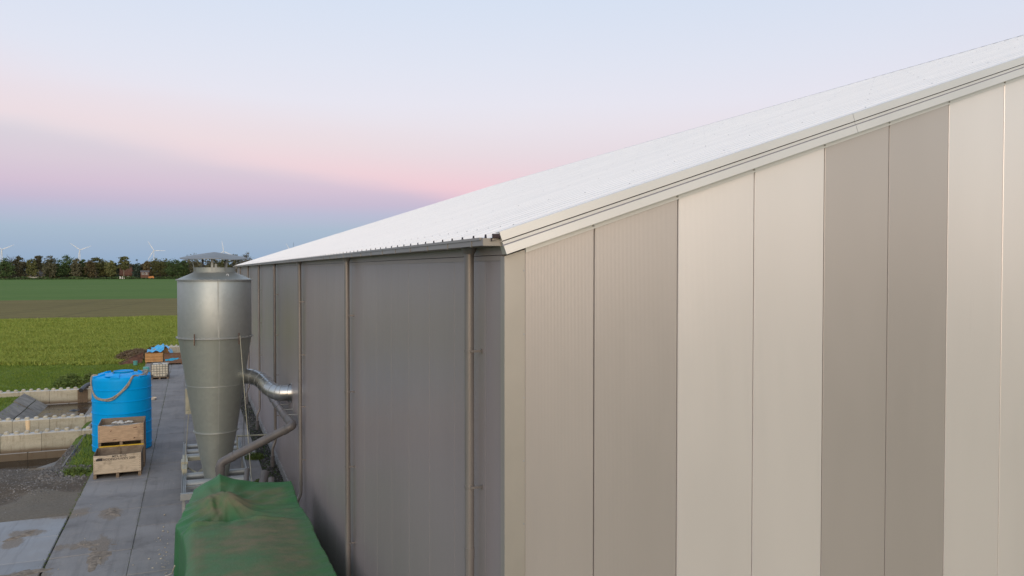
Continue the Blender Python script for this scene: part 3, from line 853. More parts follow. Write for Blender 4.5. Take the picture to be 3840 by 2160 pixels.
m = MB(); m.lathe([(1.07, 4.895), (0.85, 3.44)], 72); m.build('upper_cone', M['galv_dull'], silo, 40)
m = MB(); m.lathe([(0.85, 3.425), (0.625, 1.99)], 72); m.build('middle_cone', M['galv_dull'], silo, 40)
m = MB(); m.lathe([(0.622, 1.965), (0.335, 0.42), (0.33, 0.36)], 60); m.build('lower_cone', M['galv_dull'], silo, 40)
ring('weld_band', 0.842, 3.432, 0.012, 0.016, M['galv'])
ring('flange', 0.615, 1.978, 0.018, 0.05, M['galv'])
ring('flange', 0.32, 0.40, 0.012, 0.09, M['galv_frame'])
m = MB()
a0 = R(-86)
for (r0, z0, r1, z1) in ((1.073, 4.88, .853, 3.45), (.853, 3.41, .628, 2.0), (.626, 1.95, .34, .44)):
    b0, b1 = a0, a0 + R(1.6)
    m.poly([(r0 * math.cos(b0) , r0 * math.sin(b0), z0), (r0 * 1.004 * math.cos(b1), r0 * 1.004 * math.sin(b1), z0), (r1 * 1.006 * math.cos(b1), r1 * 1.006 * math.sin(b1), z1), (r1 * 1.003 * math.cos(b0), r1 * 1.003 * math.sin(b0), z1)])
m.build('seam', M['galv'], silo, 0)
m = MB(); m.lathe([(1.1, 6.68), (0.63, 6.89)], 72); m.build('roof_cone', M['galv'], silo, 40)
m = MB(); m.lathe([(0.605, 6.88), (0.61, 7.05), (0.595, 7.05), (0.59, 6.9)], 60); m.build('neck', M['galv'], silo, 40)
ring('neck_bead', 0.605, 6.905, 0.01, 0.02, M['galv_frame'])
# bent rain cap on struts
capm = MB()
NR, NA = 9, 64
def cap_z(r, a):
    q = r / 1.0; f = max(0.0, -math.sin(a)); w = (math.degrees(a) - 302) / 28
    return 7.53 - 0.13 * q - q * q * (0.03 + 0.06 * f + 0.055 * math.exp(-w * w) + 0.03 * math.sin(2 * a + .8))
for side in (0, 1):
    for i in range(NR + 1):
        for k in range(NA):
            a = 2 * math.pi * k / NA; r = 1.0 * i / NR + 0.001
            capm.v.append((r * math.cos(a), r * math.sin(a), cap_z(r, a) - 0.02 * side))
B = (NR + 1) * NA
for i in range(NR):
    for k in range(NA):
        k2 = (k + 1) % NA
        capm.f.append((i * NA + k, (i + 1) * NA + k, (i + 1) * NA + k2, i * NA + k2)); capm.m.append(0)
        capm.f.append((B + i * NA + k, B + i * NA + k2, B + (i + 1) * NA + k2, B + (i + 1) * NA + k)); capm.m.append(0)
for k in range(NA):
    k2 = (k + 1) % NA
    capm.f.append((NR * NA + k, B + NR * NA + k, B + NR * NA + k2, NR * NA + k2)); capm.m.append(0)
capm.build('rain_cap', M['galv_cap'], silo, 40)
for a, tw in ((200, .03), (262, .034), (300, .03), (340, .024), (60, .03), (120, .03)):
    q = MB(); a = R(a)
    x0, y0 = 0.613 * math.cos(a), 0.613 * math.sin(a); x1, y1 = 0.70 * math.cos(a), 0.70 * math.sin(a)
    if abs(math.degrees(a) - 262) < 1: x1, y1 = x0, y0
    tx, ty = -math.sin(a) * tw, math.cos(a) * tw; ox, oy = math.cos(a) * .008, math.sin(a) * .008
    zt = cap_z(math.hypot(x1, y1), a) - .006
    q.prism([(x0 - tx, y0 - ty, 6.93), (x0 + tx, y0 + ty, 6.93), (x1 + tx, y1 + ty, zt), (x1 - tx, y1 - ty, zt)], (ox, oy, 0))
    q.build('cap_strut', M['galv_frame'], silo, 0)
q = MB(); a = R(272)
q.prism([(0.615 * math.cos(a) - .035, 0.615 * math.sin(a), 6.93), (0.615 * math.cos(a) + .035, 0.615 * math.sin(a), 6.93), (0.615 * math.cos(a) + .035, 0.615 * math.sin(a), 7.16), (0.615 * math.cos(a) - .035, 0.615 * math.sin(a), 7.16)], (0, -.008, 0))
q.build('lug', M['galv_frame'], silo, 0)
for a, z, rr in ((295, 6.79, .82),):
    a = R(a); q = MB(); x, y_ = rr * math.cos(a), rr * math.sin(a)
    q.tube([(x + .035 * math.cos(t), y_, z + .02 + .035 * math.sin(t)) for t in np.arange(0, 6.5, .52)], .008, 6); q.build('lifting_eye', M['white'], silo)
# tie rods from the flange down to the frame
def rod(p, q_, r=.011, mat_='galv_frame'):
    m = MB(); m.tube([(p[0] - CX, p[1] - CY, p[2]), (q_[0] - CX, q_[1] - CY, q_[2])], r, 6); m.build('tie_rod', M[mat_], silo)
rod((-2.76, 18.05, 4.98), (-3.07, 20.2, 0.62), .010, 'cream_paint')
rod((-3.02, 18.36, 4.90), (-3.07, 20.0, 0.62), .008)
rod((-1.47, 18.05, 4.98), (-1.22, 16.9, 0.45), .011, 'cream_paint')
rod((-1.15, 19.6, 4.9), (-1.22, 21.9, 0.62), .010)
rod((-1.25, 19.8, 4.9), (-1.22, 20.6, 0.62), .010)
rod((-1.22, 19.9, 4.9), (-1.0, 21.0, 0.62), .007)
for a in (-122, -55):
    a = R(a); q = MB(); x, y_ = 1.14 * math.cos(a), 1.14 * math.sin(a)
    q.tube([(x, y_, 4.72), (x, y_, 5.06)], .014, 6); q.build('bolt', M['rust'], silo)
# side bracket with a gusset
q = MB(); q.box(-0.88, -0.52, 0.98, 1.02, 2.48, 3.18); q.box(-0.88, -0.5, 0.96, 1.04, 2.36, 2.47)
q.build('bracket_plate', M['cream_paint'], silo, 0)
q = MB(); q.prism([(-0.72, 0.9, 2.36), (-0.5, 0.9, 2.36), (-0.52, 0.4, 1.98), (-0.56, 0.4, 1.95)], (0, 0.03, 0)); q.build('gusset', M['galv_dull'], silo, 0)
q = MB(); q.box(-1.4 - CX, -1.36 - CX, 21.95 - CY, 22.0 - CY, .6, 1.16); q.tube([(-1.4 - CX, 22 - CY, 1.13), (-0.04 - CX, 21.98 - CY, 1.09)], .03, 4)
q.build('wall_stay', M['cream_paint'], silo, 0)

# steel frame with cross tubes under the silo
fr = thing('steel_frame', 'low galvanised steel frame of cross tubes under the silo', 'frame', (0, 0, 0))
def rail(x):
    q = MB()
    q.box(x - .06, x + .06, 16.95, 19.55, .50, .515); q.box(x - .06, x - .048, 16.95, 19.55, .515, .60); q.box(x + .048, x + .06, 16.95, 19.55, .515, .60)
    q.box(x - .07, x + .04, 21.6, 24.3, .50, .515); q.box(x - .07, x - .058, 21.6, 24.3, .515, .60); q.box(x + .03, x + .04, 21.6, 24.3, .515, .60)
    q.box(x - .012, x + .012, 16.98, 24.2, .40, .56)
    for yy in (17.1, 19.2, 21.9, 24.0): q.box(x - .04, x + .04, yy - .04, yy + .04, 0.0, .5)
    return q.build('rail', M['galv_frame'], fr, 0)
rail(-3.08); rail(-1.22)
for yy, rr in ((24.1, .085), (23.1, .10), (22.35, .10), (19.6, .10), (18.55, .13)):
    q = MB(); q.tube([(-3.02, yy, .45), (-1.28, yy, .45)], rr, 14); q.build('cross_tube', M['galv_frame'], fr)
q = MB(); q.box(-3.16, -1.2, 16.88, 17.02, .44, .62); q.build('end_beam', M['galv_frame'], fr, 0)
q = MB(); q.box(-3.02, -1.28, 18.12, 18.17, .42, .50); q.build('end_beam', M['galv_frame'], fr, 0)
q = MB(); q.box(-3.02, -1.28, 17.55, 17.95, .36, .372); q.build('tray', M['bank_slab'], fr, 0)
q = MB(); q.box(-3.15, -3.0, 19.6, 21.62, .52, .70); q.box(-3.18, -2.98, 20.3, 20.75, .50, .76); q.build('clamp_plate', M['cream_paint'], fr, 0)
q = MB(); q.box(-3.0, -1.3, 21.45, 21.62, .52, .64); q.tube([(-2.2, 21.45, .5), (-2.75, 20.0, .35)], .05, 4); q.tube([(-3.0, 20.8, .45), (-2.7, 20.1, .40)], .035, 4); q.build('brace', M['cream_paint'], fr, 0)
q = MB()
for j in range(5): q.box(-2.55 + .03 * j, -2.1, 20.2 + .16 * j, 20.27 + .16 * j, .28, .34)
q.build('louvre', M['galv_frame'], fr, 0)

# bright spiral duct from the cone to the wall
def bez(P, n=24):
    out = []
    for i in range(n + 1):
        t = i / n; a = (1 - t) ** 3; b = 3 * t * (1 - t) ** 2; c = 3 * t * t * (1 - t); d = t ** 3
        out.append(Vector(P[0]) * a + Vector(P[1]) * b + Vector(P[2]) * c + Vector(P[3]) * d)
    return out
duct = thing('spiral_duct', 'shiny silver bent spiral duct running from silo into the wall', 'duct', (0, 0, 0))
pts = [Vector((-1.52, 19.05, 3.62)), Vector((-1.36, 18.98, 3.62))] + bez([(-1.22, 18.9, 3.62), (-0.62, 18.55, 3.62), (-0.80, 18.05, 3.2), (-0.22, 17.86, 3.18)], 26) + [Vector((0.02, 17.82, 3.18))]
m = MB(); m.tube(pts, 0.24, 28); m.build('duct_pipe', M['duct'], duct, 50)
for i in (1, 5, 10, 14, 18, 22, 25, 27):
    p = pts[i]; t = (pts[i + 1] - pts[i - 1]).normalized()
    q = MB(); q.tube([p - t * .009, p + t * .009], .2455, 28, cap=True); q.build('duct_seam', M['galv_frame'], duct, 30)
q = MB(); q.tube([(-0.075, 17.84, 3.18), (-0.06, 17.835, 3.18)], .275, 28); q.tube([(-0.02, 17.82, 3.18), (-0.001, 17.82, 3.18)], .31, 28); q.build('wall_collar', M['duct'], duct, 30)

# grey PVC pipe: up from behind the cover, across to the wall, then along it
pvc = thing('pvc_pipe', 'brownish grey PVC pipe bending from behind green cover to the wall', 'pipe', (0, 0, 0))
low = Vector((-2.02, 15.45, 1.80)); hi = Vector((-0.30, 14.85, 2.73)); far = Vector((-0.28, 21.4, 2.54))
d1 = (hi - low).normalized(); d2 = (far - hi).normalized()
m = MB(); m.tube([low + Vector((-.12, 0, -1.45)), low + Vector((-.12, 0, -.18))] + bez([low + Vector((-.12, 0, -.18)), low + Vector((-.12, 0, -.02)), low, low + d1 * .2], 8)[1:] + [hi - d1 * .18] + bez([hi - d1 * .18, hi - d1 * .03, hi + d2 * .03, hi + d2 * .2], 8)[1:] + [far, far + Vector((.12, .14, 0)), far + Vector((.3, .16, 0))], .116, 18)
m.build('pipe_run', M['pvc'], pvc, 50)
def collar(p, d, r=.127, l=.06):
    q = MB(); q.tube([p - d * l, p + d * l], r, 18); q.build('pipe_collar', M['pvc'], pvc, 30)
collar(low + Vector((-.12, 0, -.22)), Vector((0, 0, 1))); collar(low + d1 * .24, d1); collar(hi - d1 * .24, d1); collar(hi + d2 * .26, d2)
collar(low.lerp(hi, .62), d1, .124, .03)
for k in range(5):
    p = hi.lerp(far, .2 + .17 * k)
    collar(p, d2, .122, .014)
    q = MB(); q.box(-0.29, -0.002, p.y - .012, p.y + .012, p.z + .10, p.z + .12); q.box(-.012, -.002, p.y - .012, p.y + .012, p.z - .05, p.z + .3); q.build('pipe_bracket', M['galv_frame'], pvc, 0)

# loose pipe ends behind the cover
for i, (x, y_, dx, dy, lab, mt) in enumerate(((-1.42, 16.6, .18, 1.0, 'short grey pipe leaning against the right rail of the steel frame, nearest silo', 'pvc'), (-1.0, 16.3, .32, 1.25, 'thick grey pipe leaning beside the steel frame, middle of three', 'pvc'), (-0.72, 16.0, .05, 1.2, 'grey pipe leaning near gravel strip behind the green cover', 'pvc'))):
    q = MB(); p0 = Vector((x - dx * .6, y_ - dy * .3, 0.0)); p1 = Vector((x + dx * .5, y_ + dy * .75, 1.05 - .12 * i))
    q.tube([p0, p1], (.075, .12, .09)[i], 16, cap=False); q.tube([p1, p0], (.068, .11, .082)[i], 16, cap=True)
    tag(q.build('loose_pipe', M[mt], None, 40), lab, 'pipe', 'grey pipes leaning behind the cover')

# ================================================================== GREEN TARPAULIN OVER A HEAP
tx = np.linspace(-3.42, -0.42, 121); ty = np.linspace(2.0, 13.95, 360)
TX, TY = np.meshgrid(tx, ty, indexing='ij')
def gauss(x0, y0, sx, sy, rot=0.0):
    c, s = math.cos(rot), math.sin(rot)
    u = (TX - x0) * c + (TY - y0) * s; v = -(TX - x0) * s + (TY - y0) * c
    return np.exp(-(u / sx) ** 2 - (v / sy) ** 2)
top = 1.58 + 0.03 * (TX + 1.8)
top = top - 0.10 * gauss(-1.2, 11.4, 1.3, 1.1)                     # sag behind the crease
ridge = (0.22 * np.exp(-((TX + 2.22) / 0.75) ** 2) + 0.17 * np.exp(-np.abs(TX + 2.22) / 0.22)) * sm(12.2, 13.35, TY)   # propped far edge
top = top + ridge
top = top + 0.30 * gauss(-2.24, 11.95, 0.55, 0.55) + 0.15 * gauss(-1.95, 11.6, 0.28, 0.5, R(25))   # bump
top = top - 0.10 * gauss(-2.33, 11.55, 0.10, 0.26, R(-12))
top = top + 0.10 * gauss(-2.42, 11.55, 0.10, 0.5, R(15))
top = top - 0.33 * gauss(-2.05, 10.85, 0.36, 0.46)                 # hollow
crease = 10.28 + 0.10 * np.sin(TX * 2.1) + 0.05 * (TX + 2)
top = top + 0.10 * np.exp(-((TY - crease) / 0.10) ** 2) * sm(-3.3, -2.8, TX) * sm(-0.6, -1.5, TX)
top = top + 0.13 * sm(0.035, -0.035, TY - crease) * sm(-3.2, -2.8, TX) * sm(-0.7, -1.8, TX) + 0.04 * sm(10.6, 9.9, TY)
top = top - 0.16 * sm(-2.7, -3.25, TX) * sm(12.6, 10.5, TY) - 0.1 * sm(-2.4, -3.1, TX) * sm(12.0, 13.2, TY)
# fine drapery folds radiating from the bump
ang = np.arctan2(TY - 11.7, TX + 2.15); rad = np.hypot(TX + 2.15, TY - 11.7)
top = top + 0.020 * np.sin(ang * 11 + 1.5 * np.sin(rad * 3)) * np.exp(-((rad - .9) / .7) ** 2) + 0.011 * np.sin(ang * 23 + rad * 2) * np.exp(-((rad - 1.2) / .8) ** 2)
top = top + vnoise(TX * 1.0, TY * 2.2, 0.7, 21) * 0.022 + vnoise(TX, TY * 3, 0.33, 22) * 0.010
top = top + 0.014 * np.sin((TY - 0.35 * TX) * 14) * sm(-1.6, -0.7, TX) * sm(13.4, 12.6, TY) * (vnoise(TX, TY, .9, 23) + .5)
# edges fall: left skirt to the ground, right skirt, far skirt
xl = -3.0 - 0.05 * np.sin(TY * 1.3) - 0.13 * np.exp(-((TY - 11.3) / .4) ** 2) - 0.0 * TY + 0.16 * sm(12.2, 13.7, TY)
xr = -0.52 + 0.015 * np.sin(TY * 2.0)
yf = 13.42 + 0.03 * np.sin(TX * 3.1)
wl_ = np.clip((xl - TX) / 0.16, 0, 1); wr_ = np.clip((TX - xr) / 0.05, 0, 1); wf_ = np.clip((TY - yf) / 0.3, 0, 1)
drop = np.maximum(np.maximum(wl_ ** 1.5, wr_ ** 1.5), wf_ ** 1.5)
TZ = top * (1 - drop) + (0.06 + 0.04 * np.sin(TY * 3)) * drop
# pull skirt vertices together so the sides stand nearly upright
PX = np.where(TX < xl, xl - np.minimum((xl - TX) * 0.3, 0.06), TX); PX = np.where(TX > xr, xr + (TX - xr) * 0.15, PX)
PX = PX + np.where(TX < xl, 0.022 * np.sin(TY * 7) * wl_, 0)
PY = np.where(TY > yf, yf + (TY - yf) * 0.4, TY)
n0, n1 = TX.shape
idx = np.arange(n0 * n1).reshape(n0, n1)
faces = np.stack([idx[:-1, :-1], idx[1:, :-1], idx[1:, 1:], idx[:-1, 1:]], -1).reshape(-1, 4)
TZ = np.where(drop < .5, TZ, TZ)
tarp = link('tarpaulin', fast_mesh('tarpaulin', np.stack([PX, PY, TZ], -1).reshape(-1, 3), faces, M['tarp'], True))
tag(tarp, 'dusty green tarpaulin draped over a long heap beside the warehouse wall', 'tarpaulin')
m = MB(); m.tube([(-3.16, 9.4, 1.22), (-3.22, 9.9, .9), (-3.38, 11.6, .25), (-3.42, 12.3, 0.02)], .011, 6)
m.build('tie_string', M['rope_pale'], tarp)

# ================================================================== BLUE WATER TANK WITH ROPE
tank = thing('water_tank', 'big blue ribbed plastic water tank standing on the concrete yard', 'tank', (-5.38, 27.0, 0))
m = MB()
pr = [(0.98, 0.0), (1.045, 0.03)]
for zr in (0.22, 0.64, 1.07, 1.50, 1.95, 2.40):
    pr += [(1.045, zr - .022), (1.062, zr - .013), (1.062, zr + .013), (1.045, zr + .022)]
pr += [(1.045, 2.72), (1.035, 2.80), (1.00, 2.86), (0.93, 2.89), (0.55, 2.95), (0.33, 2.965)]
m.lathe(pr, 96); m.build('tank_body', M['blue'], tank, 24)
m = MB(); m.lathe([(0.30, 2.95), (0.35, 2.96), (0.36, 3.03), (0.33, 3.035), (0.31, 3.0), (0.0, 2.99)], 48, (0.05, 0.25, -0.02)); m.build('lid', M['blue_dark'], tank, 40)
for a in range(20, 380, 60):
    a = R(a); q = MB(); x, y_ = math.cos(a), math.sin(a)
    b0, b1 = 0.62, 1.02
    tx_, ty_ = -y_ * .16, x * .16
    q.prism([(x * b0 - tx_ * .6, y_ * b0 - ty_ * .6, 2.92), (x * b1 - tx_, y_ * b1 - ty_, 2.80), (x * b1 + tx_, y_ * b1 + ty_, 2.80), (x * b0 + tx_ * .6, y_ * b0 + ty_ * .6, 2.92)], (0, 0, .09))
    q.build('lug', M['blue'], tank, 20)
q = MB(); q.lathe([(0.0, 0.02), (0.26, 0.015), (0.29, 0)], 32, (-.25, -.62, 2.925)); q.build('moulded_disc', M['blue'], tank, 30)
# rope hanging across its front
def on_tank(a, z, off=.018):
    r = 1.06 + off
    return Vector((-5.38 + r * math.cos(R(a)), 27.0 + r * math.sin(R(a)), z))
rp = [Vector((-5.38 - .80, 26.7, 2.93)), on_tank(-168, 2.93, -.06), on_tank(-165, 2.78), on_tank(-160, 2.5), on_tank(-150, 2.28), on_tank(-136, 2.13), on_tank(-120, 2.08), on_tank(-104, 2.14), on_tank(-90, 2.32), on_tank(-80, 2.52), on_tank(-72, 2.72), on_tank(-66, 2.88, -.04), on_tank(-58, 2.92, -.14), on_tank(-44, 2.91, -.12), on_tank(-30, 2.95, -.10), on_tank(-18, 3.0, -.10), on_tank(-8, 3.03, -.14), Vector((-4.7, 27.2, 2.98))]
def smooth_path(P, k=5):
    out = []
    for i in range(len(P) - 1):
        p0 = P[max(i - 1, 0)]; p1 = P[i]; p2 = P[i + 1]; p3 = P[min(i + 2, len(P) - 1)]
        for j in range(k):
            t = j / k
            out.append(0.5 * ((2 * p1) + (p2 - p0) * t + (2 * p0 - 5 * p1 + 4 * p2 - p3) * t * t + (3 * p1 - p0 - 3 * p2 + p3) * t ** 3))
    return out + [P[-1]]
m = MB(); sp_ = smooth_path(rp)
m.tube(sp_, .030, 8); m.tube([p + Vector((0.012, -.02, -.052 + .02 * math.sin(i * .5))) for i, p in enumerate(sp_)], .024, 8)
tag(m.build('rope', M['rope']), 'thick beige rope looped over the front of blue tank', 'rope')
m = MB()
for k in range(3):
    m.tube([(-4.83 + .16 * math.cos(t) * (1 + .12 * k), 39.2 + .26 * math.sin(t), .03 + .028 * k) for t in np.arange(0, 6.6, .4)], .02, 6)
tag(m.build('hose_coil', M['rope_pale']), 'small pale coil of hose on concrete right of blue tank', 'hose')

# ================================================================== PLYWOOD BOXES
def text_mesh(txt, size, mat_, name):
    cu = bpy.data.curves.new(name, 'FONT'); cu.body = txt; cu.size = size; cu.align_x = 'CENTER'; cu.extrude = 0.0006; cu.offset = 0.0018
    o = bpy.data.objects.new(name, cu); COL.objects.link(o)
    dg = bpy.context.evaluated_depsgraph_get(); dg.update()
    me = bpy.data.meshes.new_from_object(o.evaluated_get(dg)); me.name = name
    bpy.data.objects.remove(o)
    me.materials.clear(); me.materials.append(mat_)
    return me
def plybox(label, x, y, z, w, d, h, front, fh=1.0, dip=0.02, divider=False, seed=0):
    rr = random.Random(seed)
    t = thing('plywood_box', label, 'crate', (x, y, z), rr.uniform(-.012, .012), 'plywood potato boxes by the blue tank')
    f0 = 0.17; th = .022
    q = MB(); N = 12; pts = []
    tops = [f0 + (h - f0) * fh - dip * math.sin(math.pi * i / N) - (.014 if i % 5 == 3 else 0) + .018 * (i / N) for i in range(N + 1)]
    ring_ = [(-w / 2 + .01, -d / 2, f0), (w / 2 - .01, -d / 2, f0)] + [(w / 2 - .01 - (w - .02) * i / N, -d / 2, tops[N - i]) for i in range(N + 1)]
    q.prism(ring_, (0, th, 0)); q.build('front_panel', front, t, 0)
    q = MB(); q.box(-w / 2 + .01, w / 2 - .01, d / 2 - th, d / 2, f0, h); q.build('back_panel', M['ply_inside'], t, 0)
    for s in (-1, 1):
        q = MB(); x0, x1 = sorted((s * (w / 2 - .001), s * (w / 2 - th)))
        yb, yf_ = d / 2 - .03, -d / 2 + .03
        q.prism([(x0, yf_, f0), (x0, yb, f0), (x0, yb, h), (x0, yf_, f0 + (h - f0) * fh)], (x1 - x0, 0, 0)); q.build('side_panel', M['ply_inside'], t, 0)
        for yy in (-d / 2 + .05, d / 2 - .05):
            q = MB(); x0, x1 = sorted((s * (w / 2 - .023), s * (w / 2 - .085)))
            q.box(x0, x1, yy - .035 + .008, yy + .035 - .008, f0 + .02, h * (fh if yy < 0 else 1) - .03); q.build('corner_post', M['post_wood'], t, 0)
    q = MB(); q.box(-w / 2 + .02, w / 2 - .02, -d / 2 + .025, d / 2 - .025, f0 - .02, f0 + .012); q.build('base_board', M['ply_inside'], t, 0)
    for cx in (-w / 2 + .05, 0, w / 2 - .05):
        q = MB(); q.box(cx - .045, cx + .045, -d / 2 + .004, d / 2 - .004, 0.0, f0 - .021); q.build('runner', M['post_wood'], t, 0)
    if divider:
        q = MB(); q.box(-.025, .005, d / 2 - .07, d / 2 - th - .001, f0 + .02, h - .02); q.build('batten', M['post_wood'], t, 0)
    q = MB()
    for s in (-1, 1):
        for k in range(8):
            zz = f0 + .05 + k * (h * fh - f0 - .08) / 8; xx = s * (w / 2 - .045)
            q.box(xx - .008, xx + .008, -d / 2 - .002, -d / 2 + .002, zz - .008, zz + .008)
    q.build('nail', M['rust'], t, 0)['kind'] = 'stuff'
    return t
BX = -5.17
b_front = plybox('open plywood box with black stencilled lettering on its front, lowest and nearest', BX, 22.78, 0.0, 1.45, 1.2, 0.80, M['ply'], 0.96, .012, True, 1)
me1 = text_mesh('MTS. SITG', 0.098, M['print'], 'stencil_text'); me2 = text_mesh('BIDDINGHUIZEN 2000', 0.098, M['print'], 'stencil_text')
for me_, zz, xx in ((me1, .695, .06), (me2, .605, .06)):
    o = link('stencil_text', me_, b_front, (xx, -.6025, zz)); o.rotation_euler = (R(90), 0, 0)
q = MB(); q.box(-.64, -.44, -.603, -.6005, .60, .69); q.build('label_plate', M['print'], b_front, 0)
q = MB(); q.prism([(-.70, -.602, .66), (-.62, -.602, .665), (-.55, -.602, .72), (-.70, -.602, .71)], (0, -.002, 0)); q.build('torn_label', M['paper'], b_front, 0)
b_low = plybox('plywood box under another, mostly hidden behind the lettered box', BX + .03, 24.05, 0.0, 1.45, 1.2, 0.79, M['ply_brown'], 1.0, .0, True, 2)
q = MB(); q.box(-.70, .70, -.66, -.604, .805, .84); q.build('yellow_edge', M['yellow'], b_low, 0)
b_top = plybox('brown plywood box with stained plain front on top of the rear stack', BX + .02, 24.05, 0.80, 1.45, 1.2, 0.80, M['ply_brown'], 0.93, .05, False, 3)
q = MB()
for k in range(18):
    x = rng.uniform(-.45, .35); y_ = rng.uniform(.0, .45); s_ = rng.uniform(.04, .09)
    q.lathe([(0.0, -s_ * .5), (s_, 0), (s_ * .7, s_ * .4), (0, s_ * .55)], 7, (BX + .05 + x * .75, 24.25 + y_ * .4, 1.47 + rng.uniform(-.02, .03)))
q.box(BX - .68, BX + .68, 23.55, 24.55, 1.30, 1.38)
tag(q.build('net_fleece', M['fleece'], None, 60), 'crumpled white fleece filling the upper plywood box', 'fleece')
for (x, z, w_, h_) in ((-.32, 1.33, .05, .03), (-.29, 1.36, .02, .02), (.44, 1.40, .12, .03), (.48, 1.42, .05, .03), (.42, 1.03, .06, .05), (-.2, 1.02, .12, .03)):
    q = MB(); q.prism([(x - w_ / 2, -.603, z - .8), (x + w_ / 2, -.603, z - .8 + .01), (x + w_ / 2.4, -.603, z - .8 + h_), (x - w_ / 2.6, -.603, z - .8 + h_ * .8)], (0, .0015, 0))
    q.build('chipped_patch', M['rust'], b_top, 0)

# ================================================================== IBC CONTAINER, FAR CRATES, SHEET
ibc = thing('ibc_container', 'milky white plastic container in a metal cage near far crates', 'container', (-4.76, 48.3, 0), R(-1.5))
q = MB()
q.prism([(-.47, -.55, .16), (.47, -.55, .16), (.47, .55, .16), (-.47, .55, .16)], (0, 0, .74)); q.prism([(-.44, -.52, .9), (.44, -.52, .9), (.44, .52, .9), (-.44, .52, .9)], (0, 0, .035))
q.build('plastic_bottle', M['ibc_white'], ibc, 0)
q = MB(); q.lathe([(.0, .03), (.12, .03), (.13, 0)], 20, (0, 0, .935)); q.build('cap', M['cage'], ibc, 30)
q = MB()
for s in (-1, 1):
    for k in range(7):
        x = -.5 + k / 6; q.tube([(x, s * .575, .14), (x, s * .575, .97)], .011, 4)
    for k in range(6):
        z = .2 + k * .154; q.tube([(-.5, s * .58, z), (.5, s * .58, z)], .012, 4)
    for k in range(8):
        y_ = -.575 + 1.15 * k / 7; q.tube([(s * .5, y_, .14), (s * .5, y_, .97)], .011, 4)
    for k in range(6):
        z = .2 + k * .154; q.tube([(s * .505, -.575, z), (s * .505, .575, z)], .012, 4)
q.build('cage', M['cage'], ibc, 0)
q = MB(); q.box(-.52, .52, -.6, .6, .11, .14)
for x in (-.46, 0, .46): q.box(x - .05, x + .05, -.6, .6, 0, .11)
q.build('pallet', M['post_wood'], ibc, 0)
for s in (-1, 1):
    q = MB(); q.box(s * .46 - .07, s * .46 + .07, -.60, -.585, .12, .30); q.build('corner_guard', M['black_plastic'], ibc, 0)

def slat_crate(label, x, y, z, w, d, h, mt, n=6, rz=0, feet=.1):
    t = thing('slatted_crate', label, 'crate', (x, y, z), rz, 'slatted wooden crates at the end of the yard')
    sh_ = (h - feet) / n
    fm = MB(); fm.box(-w / 2, w / 2, -d / 2, -d / 2 + .025, 0.006, sh_ - .006); fm = fm.mesh('slat', mt, 0)
    sm_ = MB(); sm_.box(-.0125, .0125, -d / 2 + .027, d / 2 - .027, 0.006, sh_ - .006); sm_ = sm_.mesh('slat', mt, 0)
    for k in range(n):
        zz = feet + k * sh_
        link('slat', fm, t, (0, 0, zz)); link('slat', fm, t, (0, d - .025, zz))
        for s in (-1, 1): link('slat', sm_, t, (s * (w / 2 - .013), 0, zz))
    for sx in (-1, 1):
        for sy in (-1, 1):
            q = MB(); q.box(sx * (w / 2 - .065) - .035, sx * (w / 2 - .065) + .035, sy * (d / 2 - .065) - .035, sy * (d / 2 - .065) + .035, 0, h - .01); q.build('corner_post', mt, t, 0)
    q = MB(); q.box(-w / 2 + .03, w / 2 - .03, -d / 2 + .03, d / 2 - .03, feet - .02, feet + .01); q.build('base_board', M['post_wood'], t, 0)
    return t
slat_crate('fresh orange slatted crate with plain front behind the caged container', -5.50, 57.9, 0, 1.22, 1.0, .74, M['new_wood'], 6)
slat_crate('orange brown slatted crate half hidden behind the fresh orange one', -5.03, 59.7, 0, 1.2, 1.0, .92, M['new_wood'], 7, 0, .16)
slat_crate('old dark brown slatted crate with a blue plastic sheet inside', -4.1, 56.4, 0, 1.25, 1.1, .78, M['old_wood'], 6, R(-3), .12)
# cyan plastic sheet crumpled on the crates
N1, N2 = 34, 26
vs = []; fs = []
for i in range(N1):
    for j in range(N2):
        u, v = i / (N1 - 1), j / (N2 - 1)
        x = -6.0 + 1.75 * u; y_ = 57.5 + 2.7 * v
        z = .80 + .14 * sm(.1, .5, np.array(u)) * (1 - sm(.75, 1, np.array(u)) * 1.4) + .10 * math.sin(u * 9 + v * 5) * .6 + .06 * math.sin(u * 21 - v * 13) + .2 * math.exp(-((u - .62) / .06) ** 2 - ((v - .65) / .14) ** 2) * 1.6
        z += .12 * v
        if u > .86: z -= (u - .86) * 2.8
        if v < .08 and u < .62: z -= .02
        vs.append((x, y_, float(z))); 
for i in range(N1 - 1):
    for j in range(N2 - 1):
        u, v = i / (N1 - 1), j / (N2 - 1)
        if u < .12 and v > .5: continue
        if .66 < u < .84 and v < .55: continue
        fs.append((i * N2 + j, (i + 1) * N2 + j, (i + 1) * N2 + j + 1, i * N2 + j + 1))
q = MB(); q.v = vs; q.f = fs; q.m = [0] * len(fs)
tag(q.build('plastic_sheet', M['cyan_sheet'], None, 60), 'crumpled bright cyan plastic sheet lying on the orange crates', 'plastic sheet')
q = MB()
q.v = [(-4.68 + 1.1 * i / 9, 55.846 - .012 + .006 * math.sin(i * 2 + j), .28 + .05 * j + .03 * math.sin(i * 1.3 + j) + .012 * i) for i in range(10) for j in range(4)]
q.f = [(i * 4 + j, (i + 1) * 4 + j, (i + 1) * 4 + j + 1, i * 4 + j + 1) for i in range(9) for j in range(3)]; q.m = [0] * len(q.f)
tag(q.build('plastic_strip', M['cyan_sheet'], None, 60), 'torn blue plastic strip hanging on front of the dark brown crate', 'plastic strip')
